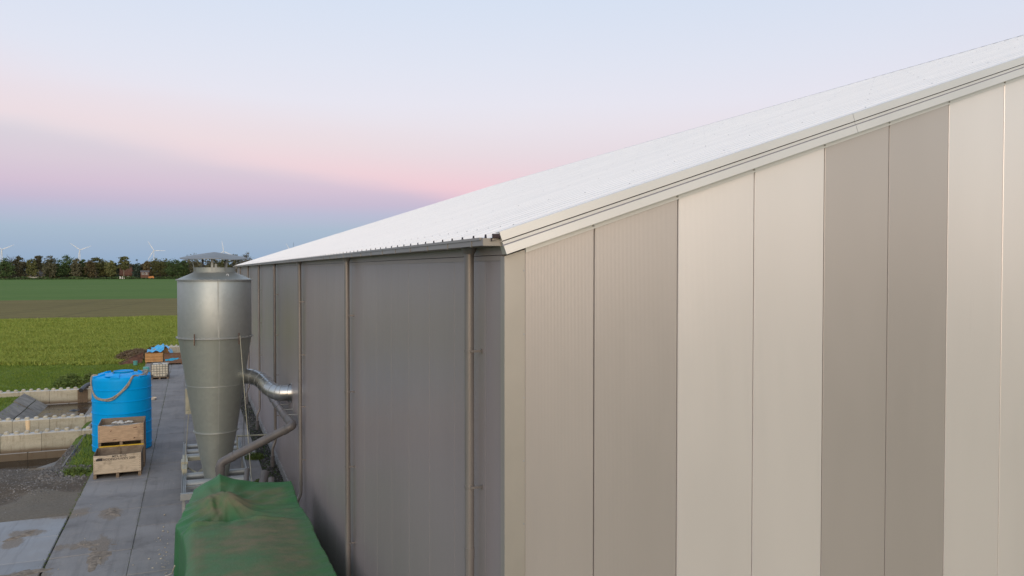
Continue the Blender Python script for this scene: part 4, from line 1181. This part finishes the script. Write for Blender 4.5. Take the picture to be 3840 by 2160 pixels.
# brown rusty sheet leaning by the weeds, bucket, drum
q = MB(); q.prism([(-7.9, 57.2, 0), (-6.35, 58.0, 0), (-6.3, 58.5, .70), (-7.7, 57.6, .10)], (0.02, .03, .02)); q.tube([(-7.9, 57.3, .12), (-6.3, 58.5, .75)], .03, 6)
tag(q.build('rusty_sheet', M['rust'], None, 0), 'rusty brown steel sheet leaning left of the orange crates', 'metal sheet')
q = MB(); q.lathe([(.0, 0), (.13, 0), (.155, .3), (.165, .31), (.14, .3), (.12, .05)], 18, (-6.72, 56.6, 0))
tag(q.build('bucket', M['teal'], None, 30), 'small teal bucket in the grass behind blue tank', 'bucket')
q = MB(); q.lathe([(.0, 0), (.20, 0), (.21, .2), (.2, .36), (.16, .4), (0, .4)], 18, (-5.75, 51.6, 0))
tag(q.build('plastic_drum', M['teal'], None, 30), 'pale teal plastic drum just left of the caged container', 'drum')

# ================================================================== CONCRETE BLOCK WALLS AND BASINS
def block_mesh(w, h=.75, d=.4, knobs=4, name='concrete_block', seed=0):
    rr = random.Random(seed); q = MB(); c = .035; g_ = .006
    a, b = -w / 2 + g_, w / 2 - g_
    lo_ = [(a, 0, -h), (b, 0, -h), (b, d, -h), (a, d, -h)]
    mid_ = [(a, 0, -c), (b, 0, -c), (b, d, -c), (a, d, -c)]
    top_ = [(a + c, c, 0), (b - c, c, 0), (b - c, d - c, 0), (a + c, d - c, 0)]
    q.poly(list(reversed(lo_)))
    for A, B_ in ((lo_, mid_), (mid_, top_)):
        for k in range(4):
            q.poly([A[k], A[(k + 1) % 4], B_[(k + 1) % 4], B_[k]])
    q.poly(top_)
    for k in range(knobs):
        x = -w / 2 + (k + .5) * w / knobs; r_ = .115
        q.lathe([(r_, -.003), (r_ * .88, .065), (r_ * .6, .105), (0.001, .115)], 10, (x, d / 2, 0))
    return q.mesh(name, M['block'], smooth=30)
bm4 = block_mesh(1.46); bm4.name = 'concrete_block'
low_m = block_mesh(1.46, .75, .4, 0)
def block_wall(label, xr, y, ztop, n, endw=0.0, second=0.0, xlist=None):
    t = thing('block_wall', label, 'wall', (0, y, ztop), 0, 'walls of knobbed concrete blocks')
    x = xr
    if endw:
        link('concrete_block', block_mesh(endw, .75, .4, 1), t, (x + endw / 2, 0, 0))
    for k in range(n):
        o = link('concrete_block', bm4, t, (x - .73, rng.uniform(-.008, .008), rng.uniform(-.008, .008))); o.rotation_euler = (0, rng.uniform(-.004, .004), rng.uniform(-.004, .004))
        if second is not None:
            link('concrete_block', low_m, t, (x - .73 - .5, -.02, -.757))
        x -= 1.462
    return t
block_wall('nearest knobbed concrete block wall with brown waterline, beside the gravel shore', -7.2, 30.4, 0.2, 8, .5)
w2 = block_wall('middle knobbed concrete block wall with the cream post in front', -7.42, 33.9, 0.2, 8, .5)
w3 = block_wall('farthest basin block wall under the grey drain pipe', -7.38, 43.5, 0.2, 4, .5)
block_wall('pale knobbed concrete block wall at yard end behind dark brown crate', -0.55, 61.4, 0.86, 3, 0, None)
# sloping plates on the banks, each a part of the basin edge
bank = kind(sheet('basin_bank', -7.9, -7.1, 24.9, 43.4, -1.25, M['yard_bed']), 'structure')
def plate(corners, th=.07):
    q = MB(); c = [Vector(p) for p in corners]
    n_ = (c[1] - c[0]).cross(c[3] - c[0]).normalized()
    q.prism(c, -n_ * th); q.build('bank_plate', M['bank_slab'], bank, 0)
def bank_z(y): return float(ground_z(np.array([-8.12]), np.array([y]))[0]) + .07
ys_ = [24.3, 26.2, 28.2, 30.38]
for i in range(3):
    y0, y1 = ys_[i] + .02, ys_[i + 1] - .02
    plate([(-8.12, y0, bank_z(y0)), (-7.06, y0, .05), (-7.06, y1, .05), (-8.12, y1, bank_z(y1))])
for (y0, y1, z) in ((30.82, 33.88, -.72), (34.32, 36.4, -.6), (36.44, 38.4, -.6), (38.44, 40.4, -.6), (40.44, 43.46, -.6)):
    plate([(-8.08, y0, z), (-7.06, y0, .05), (-7.06, y1, .05), (-8.08, y1, z)])
for i, (y0, y1, dz) in enumerate(((34.32, 36.3, 0), (36.33, 38.2, .02), (38.24, 40.4, .0), (40.44, 43.1, .07))):
    plate([(-11.45, y0, .10 + dz), (-10.88, y0, -.24 + dz * .5), (-10.88, y1, -.24 + dz * .5), (-11.45, y1, .10 + dz)])
    plate([(-10.85, y0, -.26 + dz * .5), (-10.3, y0, -.60), (-10.3, y1, -.60), (-10.85, y1, -.26 + dz * .5)])
# hatch of boards, drain pipe, post
h_ = thing('sluice_board', 'wet brown board hatch in the farthest block wall below drain pipe', 'hatch', (-8.64, 43.47, 0))
for k in range(4):
    q = MB(); q.box(-.26 + .13 * k + .003, -.13 + .13 * k - .003, -.03, 0.02, -.58, .16 - .01 * (k % 2)); q.build('board', M['board_wood'], h_, 0)
q = MB(); q.tube([(-8.66, 42.85, .20), (-8.52, 43.5, .33), (-8.40, 44.0, .36), (-8.1, 44.4, .34), (-7.6, 44.6, .25)], .12, 16, cap=False); q.tube([(-7.6, 44.6, .25), (-8.1, 44.4, .34), (-8.40, 44.0, .36), (-8.52, 43.5, .33), (-8.66, 42.85, .20)], .107, 16, cap=True)
tag(q.build('drain_pipe', M['black_plastic'], None, 40), 'dark grey drain pipe jutting over the farthest block wall', 'pipe')
q = MB(); q.tube([(-9.36, 31.8, -.8), (-9.38, 31.8, .50)], .088, 20); q.tube([(-9.378, 31.8, .30), (-9.38, 31.8, .53)], .098, 20)
tag(q.build('pipe_post', M['cream_pvc'], None, 40), 'upright cream plastic pipe between the two nearer block walls', 'post')
# floating rubbish in the basin
for i, (x, y_, rx, ry, mt, lab) in enumerate(((-8.75, 40.8, .26, .16, 'black_plastic', 'dark lump floating in the middle of basin water'), (-8.35, 27.9, .18, .12, 'white', 'small white plastic scrap at the water edge near bank plate'))):
    q = MB(); z = -.585 if i == 0 else -.86
    q.v = []; 
    for k in range(12):
        a = k * math.pi / 6; rr = 1 + .25 * math.sin(k * 2.7); q.v.append((x + rx * rr * math.cos(a), y_ + ry * rr * math.sin(a), z))
    q.v.append((x, y_, z + .07)); q.f = [(k, (k + 1) % 12, 12) for k in range(12)]; q.m = [0] * 12
    tag(q.build('debris', M[mt], None, 30), lab, 'rubbish')

# ================================================================== SCATTERED STUFF
def blades(name, P, h, w, n, mat_, lean=.5, seed=0, spread=.12):
    """n triangles per point; P (N,3); h (N,)"""
    g_ = np.random.default_rng(seed); N = len(P)
    Q = np.repeat(P, n, 0) + np.c_[g_.normal(0, spread, (N * n, 2)), np.zeros(N * n)]
    hh = np.repeat(h, n) * g_.uniform(.55, 1.15, N * n)
    a = g_.uniform(0, 2 * np.pi, N * n); ww = w * g_.uniform(.6, 1.3, N * n)
    t = np.c_[np.cos(a), np.sin(a), np.zeros(N * n)] * ww[:, None] * .5
    b = g_.uniform(0, 2 * np.pi, N * n)
    tip = Q + np.c_[np.cos(b) * hh * lean * g_.random(N * n), np.sin(b) * hh * lean * g_.random(N * n), hh]
    V = np.stack([Q - t, Q + t, tip], 1).reshape(-1, 3)
    F = np.arange(len(V)).reshape(-1, 3)
    return kind(link(name, fast_mesh(name, V, F, mat_)), 'stuff')
def pts_in(n, x0, x1, y0, y1, seed, cond=None, z=None):
    g_ = np.random.default_rng(seed)
    x = g_.uniform(x0, x1, n); y_ = y0 + (y1 - y0) * g_.random(n)
    if cond is not None:
        k = cond(x, y_); x, y_ = x[k], y_[k]
    zz = ground_z(x, y_) if z is None else np.full(len(x), z)
    return np.c_[x, y_, zz - .01]
# turf on the banks and the verge
Pg = pts_in(60000, -26, -6.08, 22, 62, 31, lambda x, y: (grass_mask(x, y) > np.random.default_rng(1).random(len(x)) * .9 + .1))
hg = .08 + .10 * np.clip(vnoise(Pg[:, 0], Pg[:, 1], 1.6, 41) + .45, 0, 1)
blades('grass', Pg, hg, .035, 3, M['grass_blade'], .6, 32)
# crop on the near field
def crop_pts(n, seed):
    g_ = np.random.default_rng(seed); y_ = 57 + 65 * g_.random(n) ** 1.35
    x = -2.0 - y_ * .33 * g_.random(n) + 6 * g_.random(n)
    k = ((x < -7.6) & (y_ > crop_edge(x) - .3)) | (y_ > 62.5); return np.c_[x[k], y_[k], np.zeros(k.sum())]
Pc = crop_pts(85000, 51)
hc = .16 + .22 * np.clip(vnoise(Pc[:, 0], Pc[:, 1], 3.0, 52) + .5, 0, 1)
blades('crop', Pc, hc, .105, 3, M['crop_blade'], 1.5, 53, .18)
# weeds
def clump(name, cx, cy, r, n, h, mt, label, cat, seed, w=.03):
    g_ = np.random.default_rng(seed); a = g_.uniform(0, 6.28, n); q_ = r * np.sqrt(g_.random(n))
    P = np.c_[cx + q_ * np.cos(a), cy + q_ * np.sin(a) * 1.2, np.zeros(n)]
    P[:, 2] = np.where((P[:, 0] < -6.06) & (P[:, 0] > -30) & (P[:, 1] > 0) & (P[:, 1] < 62), ground_z(P[:, 0], P[:, 1]), 0) - .02
    hh = h * (1.05 - .7 * (q_ / r) ** 2)
    g2 = np.random.default_rng(seed + 1); V = []; 
    per = 7
    base_ = np.repeat(P, per, 0); hv = np.repeat(hh, per) * g2.uniform(.1, 1, n * per)
    c = base_ + np.c_[g2.normal(0, .07, (n * per, 2)), hv]
    d = g2.normal(0, 1, (n * per, 3)); d /= np.linalg.norm(d, axis=1)[:, None]
    e = np.cross(d, g2.normal(0, 1, (n * per, 3))); e /= np.linalg.norm(e, axis=1)[:, None]
    s = w * g2.uniform(.6, 1.6, (n * per, 1))
    V = np.stack([c - d * s * 2, c + e * s, c + d * s * 2], 1).reshape(-1, 3)
    # stems
    st = np.stack([P - [.008, 0, 0], P + [.008, 0, 0], P + np.c_[g2.normal(0, .08, (n, 2)), hh]], 1).reshape(-1, 3)
    V = np.concatenate([V, st]); F = np.arange(len(V)).reshape(-1, 3)
    return tag(link(name, fast_mesh(name, V, F, mt)), label, cat)
clump('weed_clump', -9.75, 46.9, .75, 240, .75, M['weed'], 'tall dark green weed clump in grass behind the drain pipe', 'weeds', 61, .05)
clump('weed_clump', -8.6, 46.3, .5, 150, .8, M['weed'], 'leafy weed clump with yellowing stems, right against the blue tank', 'weeds', 63, .05)
clump('dry_weeds', -6.9, 61.5, 1.5, 900, .75, M['dry_weed'], 'withered brown weeds at field edge left of the orange crates', 'weeds', 65, .06)
clump('dry_weeds', -5.6, 63.6, 1.0, 420, .7, M['dry_weed'], 'withered reddish weeds behind the cyan plastic sheet', 'weeds', 67, .06)
clump('weed_clump', -6.55, 23.4, .35, 110, .24, M['weed'], 'green weeds on the bank left of the lettered box', 'weeds', 71, .025)
clump('weed_clump', -.75, 19.4, .28, 130, .22, M['weed'], 'low weeds on gravel strip near the green cover', 'weeds', 73, .02)
clump('weed_clump', -.72, 23.3, .28, 130, .22, M['weed'], 'low weeds on gravel strip below the sloping grey pipe', 'weeds', 75, .02)
# stones
def stones(name, P, r0, r1, mat_, seed):
    g_ = np.random.default_rng(seed); N = len(P)
    o6 = np.array([(1, 0, 0), (-1, 0, 0), (0, 1, 0), (0, -1, 0), (0, 0, 1), (0, 0, -1)], float)
    f8 = np.array([(0, 2, 4), (2, 1, 4), (1, 3, 4), (3, 0, 4), (2, 0, 5), (1, 2, 5), (3, 1, 5), (0, 3, 5)])
    s = r0 + (r1 - r0) * g_.random((N, 1, 1)) ** 2.5
    a = g_.uniform(0, 6.28, N); c, sn = np.cos(a), np.sin(a)
    V = o6[None] * s * g_.uniform(.6, 1.3, (N, 6, 3)) * np.array([1, 1, .65])
    V = np.stack([V[..., 0] * c[:, None] - V[..., 1] * sn[:, None], V[..., 0] * sn[:, None] + V[..., 1] * c[:, None], V[..., 2]], -1) + P[:, None]
    F = (f8[None] + 6 * np.arange(N)[:, None, None]).reshape(-1, 3)
    return kind(link(name, fast_mesh(name, V.reshape(-1, 3), F, mat_)), 'stuff')
Pk = pts_in(15000, -14.5, -6.1, 19.2, 28.6, 81, lambda x, y: (grass_mask(x, y) < .4) & ((y > 21 + vnoise(x, y, .8, 7) * 1.2) | (np.random.default_rng(2).random(len(x)) < .12)))
stones('gravel', Pk, .018, .06, M['stone'], 82)
Ph = pts_in(900, -7.6, -6.2, 22.3, 24.6, 83)
stones('rubble_stones', Ph, .03, .09, M['stone'], 84)
g_ = np.random.default_rng(90)
Pw = np.c_[g_.uniform(-.54, -.04, 9000), g_.uniform(-3, 49, 9000), g_.uniform(-.05, .0, 9000)]
stones('wall_gravel', Pw, .018, .05, M['dark_stone'], 91)
Pb = np.r_[np.c_[g_.normal(-3.55, .12, 26), g_.normal(14.6, 1.2, 26)], np.c_[g_.normal(-3.42, .05, 40), g_.normal(12.3, 1.0, 40)], np.c_[g_.uniform(-5.9, -3.4, 40), g_.uniform(9, 30, 40)]]
stones('pale_crumbs', np.c_[Pb, np.full(len(Pb), .012)], .012, .035, M['pale_bits'], 93)
Pj = np.r_[np.c_[g_.normal(-4.26, .025, 900), g_.uniform(5, 60, 900)], np.c_[g_.normal(-6.07, .035, 900), g_.uniform(5, 60, 900)]]
blades('joint_moss', np.c_[Pj, np.full(len(Pj), -.03)], np.full(len(Pj), .045), .02, 3, M['weed'], .8, 94, .03)
# the sand that lies in drifts on the near plates
def sand_drift(name, cx, cy, rx, ry, rot, seed):
    N1, N2 = 40, 14; q = MB()
    c, s = math.cos(rot), math.sin(rot)
    for i in range(N2 + 1):
        for k in range(N1):
            a = 2 * math.pi * k / N1
            rr = (i / N2) * (1 + .28 * math.sin(a * 3 + seed) + .16 * math.sin(a * 7 + seed * 2) + .1 * math.sin(a * 13 + seed * 3))
            u, v = rx * rr * math.cos(a), ry * rr * math.sin(a)
            x, y_ = cx + u * c - v * s, cy + u * s + v * c
            nn = float(vnoise(np.array(x), np.array(y_), .16, 17)) + float(vnoise(np.array(x), np.array(y_), .4, 18))
            q.v.append((x, y_, -.006 + (.026 + .035 * nn) * (1 - (i / N2) ** 2)))
    for i in range(N2):
        for k in range(N1):
            k2 = (k + 1) % N1; q.f.append((i * N1 + k, (i + 1) * N1 + k, (i + 1) * N1 + k2, i * N1 + k2)); q.m.append(0)
    return kind(q.build(name, M['sand'], None, 60), 'stuff')
M['sand'] = simple('damp_sand', (0.225, 0.185, 0.145), 0.95, var=0.35, scale=7, bump=.5, bscale=30)
sand_drift('sand', -5.02, 14.4, .26, .95, R(4), 1); sand_drift('sand', -5.3, 15.2, .62, .3, R(-4), 2.3)
sand_drift('sand', -5.0, 18.0, .22, .5, R(10), 4.1); sand_drift('sand', -7.0, 16.7, .5, .16, R(50), 5.7); sand_drift('sand', -6.75, 13.5, .7, .4, R(20), 7.2)

# ================================================================== FAR BACKGROUND
def crown_mesh(kind_, w, h, seed, n_clump, per, leaf, mat_):
    """leaf-sized triangles spread through clumps; crown base at z=0 of the tree"""
    g_ = np.random.default_rng(seed); C_ = []
    for i in range(n_clump):
        for _ in range(60):
            u = g_.uniform(-1, 1, 2); v = g_.random()
            if kind_ == 'spruce':
                rmax = (1 - v) ** .8 * .95 + .05; zb_ = .06 + .94 * v
            elif kind_ == 'pine':
                zb_ = .45 + .55 * v; rmax = .55 + .45 * math.sin(v * 9) ** 2; rmax *= (.9 if v < .8 else .75)
            elif kind_ == 'bush':
                zb_ = .02 + .98 * v; rmax = math.sqrt(max(0, 1 - (v * 1.02) ** 2.4)) * .95 + .05
            else:
                zb_ = .17 + .83 * v; rmax = math.sqrt(max(0.02, 1 - ((v - .38) / .64) ** 2))
            if np.hypot(*u) < rmax: break
        C_.append((u[0] * w / 2, u[1] * w / 2 * .8, zb_ * h))
    C_ = np.array(C_)
    rad = (w * .13 if kind_ != 'spruce' else w * .10) * g_.uniform(.6, 1.35, n_clump)
    c = np.repeat(C_, per, 0); r_ = np.repeat(rad, per)[:, None]
    flat = .45 if kind_ in ('pine', 'spruce') else .72
    p = c + g_.normal(0, .62, c.shape) * r_ * np.array([1, 1, flat])
    d = g_.normal(0, 1, p.shape); d /= np.linalg.norm(d, axis=1)[:, None]
    e = np.cross(d, g_.normal(0, 1, p.shape)); e /= np.linalg.norm(e, axis=1)[:, None]
    s = leaf * g_.uniform(.5, 1.4, (len(p), 1))
    V = np.stack([p - d * s, p + e * s, p + d * s, p - e * s * .8], 1).reshape(-1, 3)
    V[:, 2] = np.maximum(V[:, 2], .1)
    return fast_mesh('crown', V, np.arange(len(V)).reshape(-1, 4), mat_)
def tree(x, y, h, w, kind_, mat_, label, seed, bark='bark'):
    t = thing('tree', label, 'tree', (x, y, -.05), 0, 'trees along the far edge of the fields')
    link('crown', crown_mesh(kind_, w * 1.12, h, seed, 78, 34, .40, M[mat_]), t)
    q = MB(); rr = random.Random(seed)
    q.tube([(0, 0, 0), (rr.uniform(-.1, .1), 0, h * .3), (rr.uniform(-.3, .3), 0, h * .7), (rr.uniform(-.3, .3), 0, h * .95)], [.34, .26, .13, .03], 7)
    for k in range(6):
        a = rr.uniform(0, 6.28); z0 = h * rr.uniform(.25, .6); L = w * rr.uniform(.25, .42)
        q.tube([(0, 0, z0), (L * .5 * math.cos(a), L * .5 * math.sin(a), z0 + L * .3), (L * math.cos(a), L * math.sin(a), z0 + L * .75)], [.12, .08, .02], 5)
    q.build('trunk', M[bark], t, 40)
    return t
def bare_tree(x, y, h, w, label, seed):
    t = thing('tree', label, 'tree', (x, y, -.05), 0, 'trees along the far edge of the fields')
    rr = random.Random(seed); q = MB(); q.tube([(0, 0, 0), (0.1, 0, h * .5), (0, 0, h * .9)], [.3, .2, .05], 7); q.build('trunk', M['bark'], t, 40)
    b = MB()
    for k in range(34):
        a = rr.uniform(0, 6.28); z0 = h * rr.uniform(.45, .85); L = w * rr.uniform(.2, .55)
        p0 = Vector((0, 0, z0)); p1 = p0 + Vector((L * .6 * math.cos(a), L * .6 * math.sin(a), L * .5)); p2 = p1 + Vector((L * .4 * math.cos(a + .4), L * .4 * math.sin(a + .4), L * .5))
        b.tube([p0, p1, p2], [.09, .06, .025], 4)
        for j in range(5):
            p3 = p1.lerp(p2, rr.random()); b.tube([p3, p3 + Vector((rr.uniform(-1, 1), rr.uniform(-1, 1), rr.uniform(.3, 1.1)))], [.04, .015], 3)
    b.build('crown', M['bare'], t, 0)
    return t
TREES = [
 (-138.3, 712, 16.2, 9.6, 'round', 'leaf_dark', 'dark green bushy tree at left frame edge below a turbine'),
 (-130.7, 724, 18.9, 8.6, 'round', 'leaf_brown', 'brown thinning tree just right of the bare tree'),
 (-121.0, 715, 17.2, 7.0, 'round', 'leaf_olive', 'olive green tree above the left end of pale wall'),
 (-117.2, 721, 18.9, 6.3, 'pine', 'leaf_brown', 'greyish open-crowned tree above the long grey roof'),
 (-108.4, 712, 18.8, 8.6, 'round', 'leaf_brown', 'brown tree left of the biggest dark green tree'),
 (-105.7, 718, 16.9, 13.5, 'round', 'leaf_dark', 'wide dark green tree, biggest of the left half'),
 (-97.7, 724, 20.4, 10.6, 'round', 'leaf_dark', 'tallest dark green tree just left of the full turbine'),
 (-89.7, 715, 16.7, 6.2, 'round', 'leaf_brown', 'low brown tree under the full turbine rotor'),
 (-85.9, 721, 16.2, 6.3, 'round', 'leaf_dark', 'narrow dark tree right of the full turbine mast'),
 (-79.7, 712, 15.4, 6.6, 'round', 'leaf_russet', 'russet tree between narrow dark tree and light olive one'),
 (-76.0, 718, 17.2, 9.6, 'pine', 'leaf_olive', 'light olive layered tree with a wide crown'),
 (-71.0, 724, 16.6, 6.8, 'round', 'leaf_olive', 'olive tree right of the wide layered crown'),
 (-65.3, 715, 15.5, 7.2, 'round', 'leaf_olive', 'olive green tree left of the narrow conifer'),
 (-61.6, 721, 14.9, 4.2, 'spruce', 'leaf_spruce', 'narrow dark conifer, smallest of two conifers'),
 (-55.0, 712, 18.1, 8.6, 'pine', 'leaf_olive', 'flat-topped open pine with pale trunk before brick house'),
 (-45.3, 718, 18.0, 7.6, 'spruce', 'leaf_spruce', 'spiky dark spruce between brick house and white windows'),
 (-40.5, 724, 13.0, 7.6, 'round', 'leaf_russet', 'low russet tree behind the house with white windows'),
 (-37.6, 715, 15.3, 5.2, 'round', 'leaf_russet', 'small russet tree left of the right-hand turbine'),
 (-27.8, 721, 17.8, 14.0, 'round', 'leaf_olive', 'broad olive tree right of the orange covered trailer'),
 (-16.7, 712, 17.3, 11.4, 'round', 'leaf_dark', 'broad dark tree between the olive tree and silo'),
 (-9.4, 718, 16.1, 7.6, 'round', 'leaf_dark', 'greyish green tree just left of silo rain cap'),
 (-2.1, 724, 20.6, 15.0, 'round', 'leaf_brown', 'big brown green tree behind the left half of silo cap'),
 (13.0, 712, 18.5, 12.7, 'round', 'leaf_brown', 'brown tree seen between the silo cap struts'),
 (21.9, 718, 19.9, 11.0, 'round', 'leaf_olive', 'olive tree behind the right half of silo cap'),
 (31.6, 715, 22.4, 7.5, 'round', 'leaf_brown', 'tall brown tree just right of silo cap'),
 (41.1, 721, 22.0, 12.6, 'round', 'leaf_russet', 'russet tree nearest the far roof corner of warehouse'),
]
for i, (x, y_, h, w, kd, mt, lab) in enumerate(TREES):
    tree(x, y_, h, w, kd, mt, lab, 200 + i, 'pale_bark' if kd == 'pine' else 'bark')
bare_tree(-137.0, 722, 19.9, 6.5, 'bare purplish tree at the far left beside the dark tree', 300)
# the mass of wood behind, and the scrub at the foot of the trees
def leaf_mass(name, n, x0, x1, y0, y1, hfun, mat_, leaf, seed):
    g_ = np.random.default_rng(seed); x = g_.uniform(x0, x1, n); y_ = g_.uniform(y0, y1, n)
    z = hfun(x) * g_.random(n) ** .8
    p = np.c_[x, y_, z]; d = g_.normal(0, 1, p.shape); d /= np.linalg.norm(d, axis=1)[:, None]
    e = np.cross(d, g_.normal(0, 1, p.shape)); e /= np.linalg.norm(e, axis=1)[:, None]
    s = leaf * g_.uniform(.5, 1.5, (n, 1))
    V = np.stack([p - d * s, p + e * s, p + d * s, p - e * s], 1).reshape(-1, 3); V[:, 2] = np.maximum(V[:, 2], .0)
    return kind(link(name, fast_mesh(name, V, np.arange(len(V)).reshape(-1, 4), mat_)), 'stuff')
zero = np.zeros(1)
leaf_mass('far_wood', 30000, -190, 130, 738, 752, lambda x: 13.5 + 4 * vnoise(x, x * 0, 9, 5) + 2 * vnoise(x, x * 0, 3, 6), M['leaf_brown'], .7, 401)
leaf_mass('hedge', 9000, -190, 100, 707, 711, lambda x: .9 + 2.2 * np.clip(vnoise(x, x * 0, 7, 15) + .15, 0, 1), M['leaf_dark'], .4, 402)
leaf_mass('scrub', 9000, -190, 100, 726, 734, lambda x: 4.5 + 3 * vnoise(x, x * 0, 8, 25), M['leaf_brown'], .5, 403)
def far_house(label, x, y, w, d, hw, hr, wall, roof, wins, ridge='x'):
    t = thing('farm_house', label, 'house', (x, y, 0), 0)
    q = MB(); q.box(-w / 2, w / 2, 0, d, 0, hw); q.build('wall', M[wall], t, 0)
    q = MB(); o_ = .3
    q.prism([(-w / 2 - o_, -o_, hw), (-w / 2 - o_, d / 2, hw + hr), (-w / 2 - o_, d + o_, hw)], (w + 2 * o_, 0, 0)); r_ = q.build('roof', M[roof], t, 0)
    q = MB(); q.box(w * .3, w * .3 + .6, d / 2 - .3, d / 2 + .3, hw + hr * .5, hw + hr + .8); q.build('chimney', M['brick'], r_, 0)
    for (wx, wz, ww, wh_) in wins:
        q = MB(); q.box(wx - ww / 2, wx + ww / 2, -.06, .02, wz, wz + wh_); f = q.build('window', M['white'], t, 0)
        for s in (-1, 1):
            q = MB(); q.box(wx + s * ww / 4 - ww / 4 + .08, wx + s * ww / 4 + ww / 4 - .08, -.09, -.062, wz + .12, wz + wh_ - .12); q.build('pane', M['glass'], f, 0)
    return t
far_house('low grey-roofed house behind the pale garden wall', -121, 728, 13, 8, 2.6, 4.0, 'render_wall', 'roof_grey', [(-3, .9, 1.4, 1.3), (2, .9, 1.4, 1.3)])
far_house('red brick house with steep red roof beside the open pine', -54.5, 726, 9, 8, 3.4, 6.2, 'brick', 'roof_tile_red', [(-1.5, 1.0, 1.5, 1.5), (2, 1.0, 1.5, 1.5)])
far_house('brick house with two large white windows near the spruce', -39.1, 709.5, 6.4, 5, 5.6, 1.6, 'brick', 'roof_grey', [(-1.4, 3.5, 1.9, 1.7), (1.3, 3.5, 1.9, 1.7)])
q = MB(); q.box(-131, -111, 710.5, 710.8, 0, 4.3 * .45)
for k in range(11): q.box(-131 + 2 * k - .12, -131 + 2 * k + .12, 710.4, 710.9, 0, 2.15)
tag(q.build('garden_wall', M['render_wall'], None, 0), 'long pale garden wall under the trees at left', 'wall')
t = thing('covered_trailer', 'orange covered trailer parked at the field edge', 'trailer', (-34.3, 708.5, 0))
q = MB(); q.prism([(-2.2, -.9, .6), (2.2, -.9, .6), (2.2, -.9, 1.9), (1.3, -.9, 2.5), (-1.2, -.9, 2.3), (-2.2, -.9, 1.7)], (0, 1.8, 0)); q.build('cover', M['orange'], t, 0)
q = MB(); q.box(-2.3, 2.3, -.85, .85, .45, .6); q.box(-4.0, -2.3, -.06, .06, .5, .6); q.build('chassis', M['cage'], t, 0)
for s in (-.7, .7):
    q = MB(); q.tube([(s, -.95, .4), (s, -.75, .4)], .4, 14); q.build('wheel', M['black_plastic'], t, 30)
t = thing('parked_van', 'small white van at the field edge below red brick house', 'van', (-56.0, 708.5, 0))
q = MB(); q.prism([(-2, -.9, .4), (2, -.9, .4), (2, -.9, 1.2), (1.3, -.9, 1.4), (.7, -.9, 2.1), (-2, -.9, 2.1)], (0, 1.8, 0)); q.build('body', M['white'], t, 0)
q = MB(); q.prism([(.2, -.92, 1.3), (1.15, -.92, 1.3), (.65, -.92, 1.9), (.2, -.92, 1.9)], (0, .015, 0)); q.build('side_window', M['glass'], t, 0)
for s in (-1.2, 1.2):
    q = MB(); q.tube([(s, -.93, .35), (s, -.7, .35)], .35, 14); q.build('wheel', M['black_plastic'], t, 30)
q = MB(); q.box(-.4, .4, -.4, .4, .3, .9); q.box(-.2, .2, -.2, .2, 0, .3)
# wind turbines, 4 km away
tow = MB(); tow.tube([(0, 0, 0), (0, 0, 50), (0, 0, 99)], [2.1, 1.7, 1.2], 12); towm = tow.mesh('tower', M['turbine'], 40)
nac = MB(); nac.box(-1.9, 1.9, -3.5, 7, 98.8, 102.6); nacm = nac.mesh('nacelle', M['turbine'], 0)
hub = MB(); hub.tube([(0, -6.2, 0), (0, -5.4, 0), (0, -3.6, 0)], [.5, 1.6, 2.0], 12); hubm = hub.mesh('hub', M['turbine'], 40)
bl = MB()
for z, c, th in ((1.5, 2.2, 1.7), (5, 2.7, 1.5), (10, 3.4, 1.2), (25, 2.6, .8), (40, 1.8, .5), (51, .8, .2)):
    bl.v += [(-c * .35, -5, z), (0, -5 - th / 2, z), (c * .65, -5, z), (0, -5 + th / 2, z)]
for i in range(5):
    for k in range(4):
        k2 = (k + 1) % 4; bl.f.append((i * 4 + k, i * 4 + k2, i * 4 + 4 + k2, i * 4 + 4 + k)); bl.m.append(0)
blm = bl.mesh('blade', M['turbine'], 40)
def turbine(x, y_, z, rot, label):
    t = thing('wind_turbine', label, 'wind turbine', (x, y_, z), 0, 'white wind turbines on the horizon')
    link('tower', towm, t); link('nacelle', nacm, t); h_ = link('hub', hubm, t, (0, 0, 100.7))
    for k in range(3):
        b = link('blade', blm, t, (0, 0, 100.7)); b.rotation_euler = (0, R(rot + 120 * k), 0)
turbine(-770.6, 4000, -1, 66, 'white wind turbine cut by the left frame edge')
turbine(-470.6, 4000, 0, 68, 'white wind turbine second from left, a blade against its tower')
turbine(-166.9, 4000, 0, 90, 'white wind turbine with one blade level, left of silo')
turbine(137.5, 4000, -1, -8, 'white wind turbine rising behind the silo rain cap')
turbine(452.0, 4000, -4, -28, 'white wind turbine peeping over the roof beside spire')
t = thing('church_spire', 'thin dark church spire peeping over the white roof edge', 'tower', (348, 3000, 0))
q = MB(); q.box(-3.2, 3.2, -3.2, 3.2, 0, 62); q.build('tower', M['brick'], t, 0)
q = MB(); q.tube([(0, 0, 62), (0, 0, 84), (0, 0, 97)], [4.2, 1.8, .15], 8); q.tube([(0, 0, 97), (0, 0, 112)], .45, 5); q.build('spire', M['spire'], t, 0)
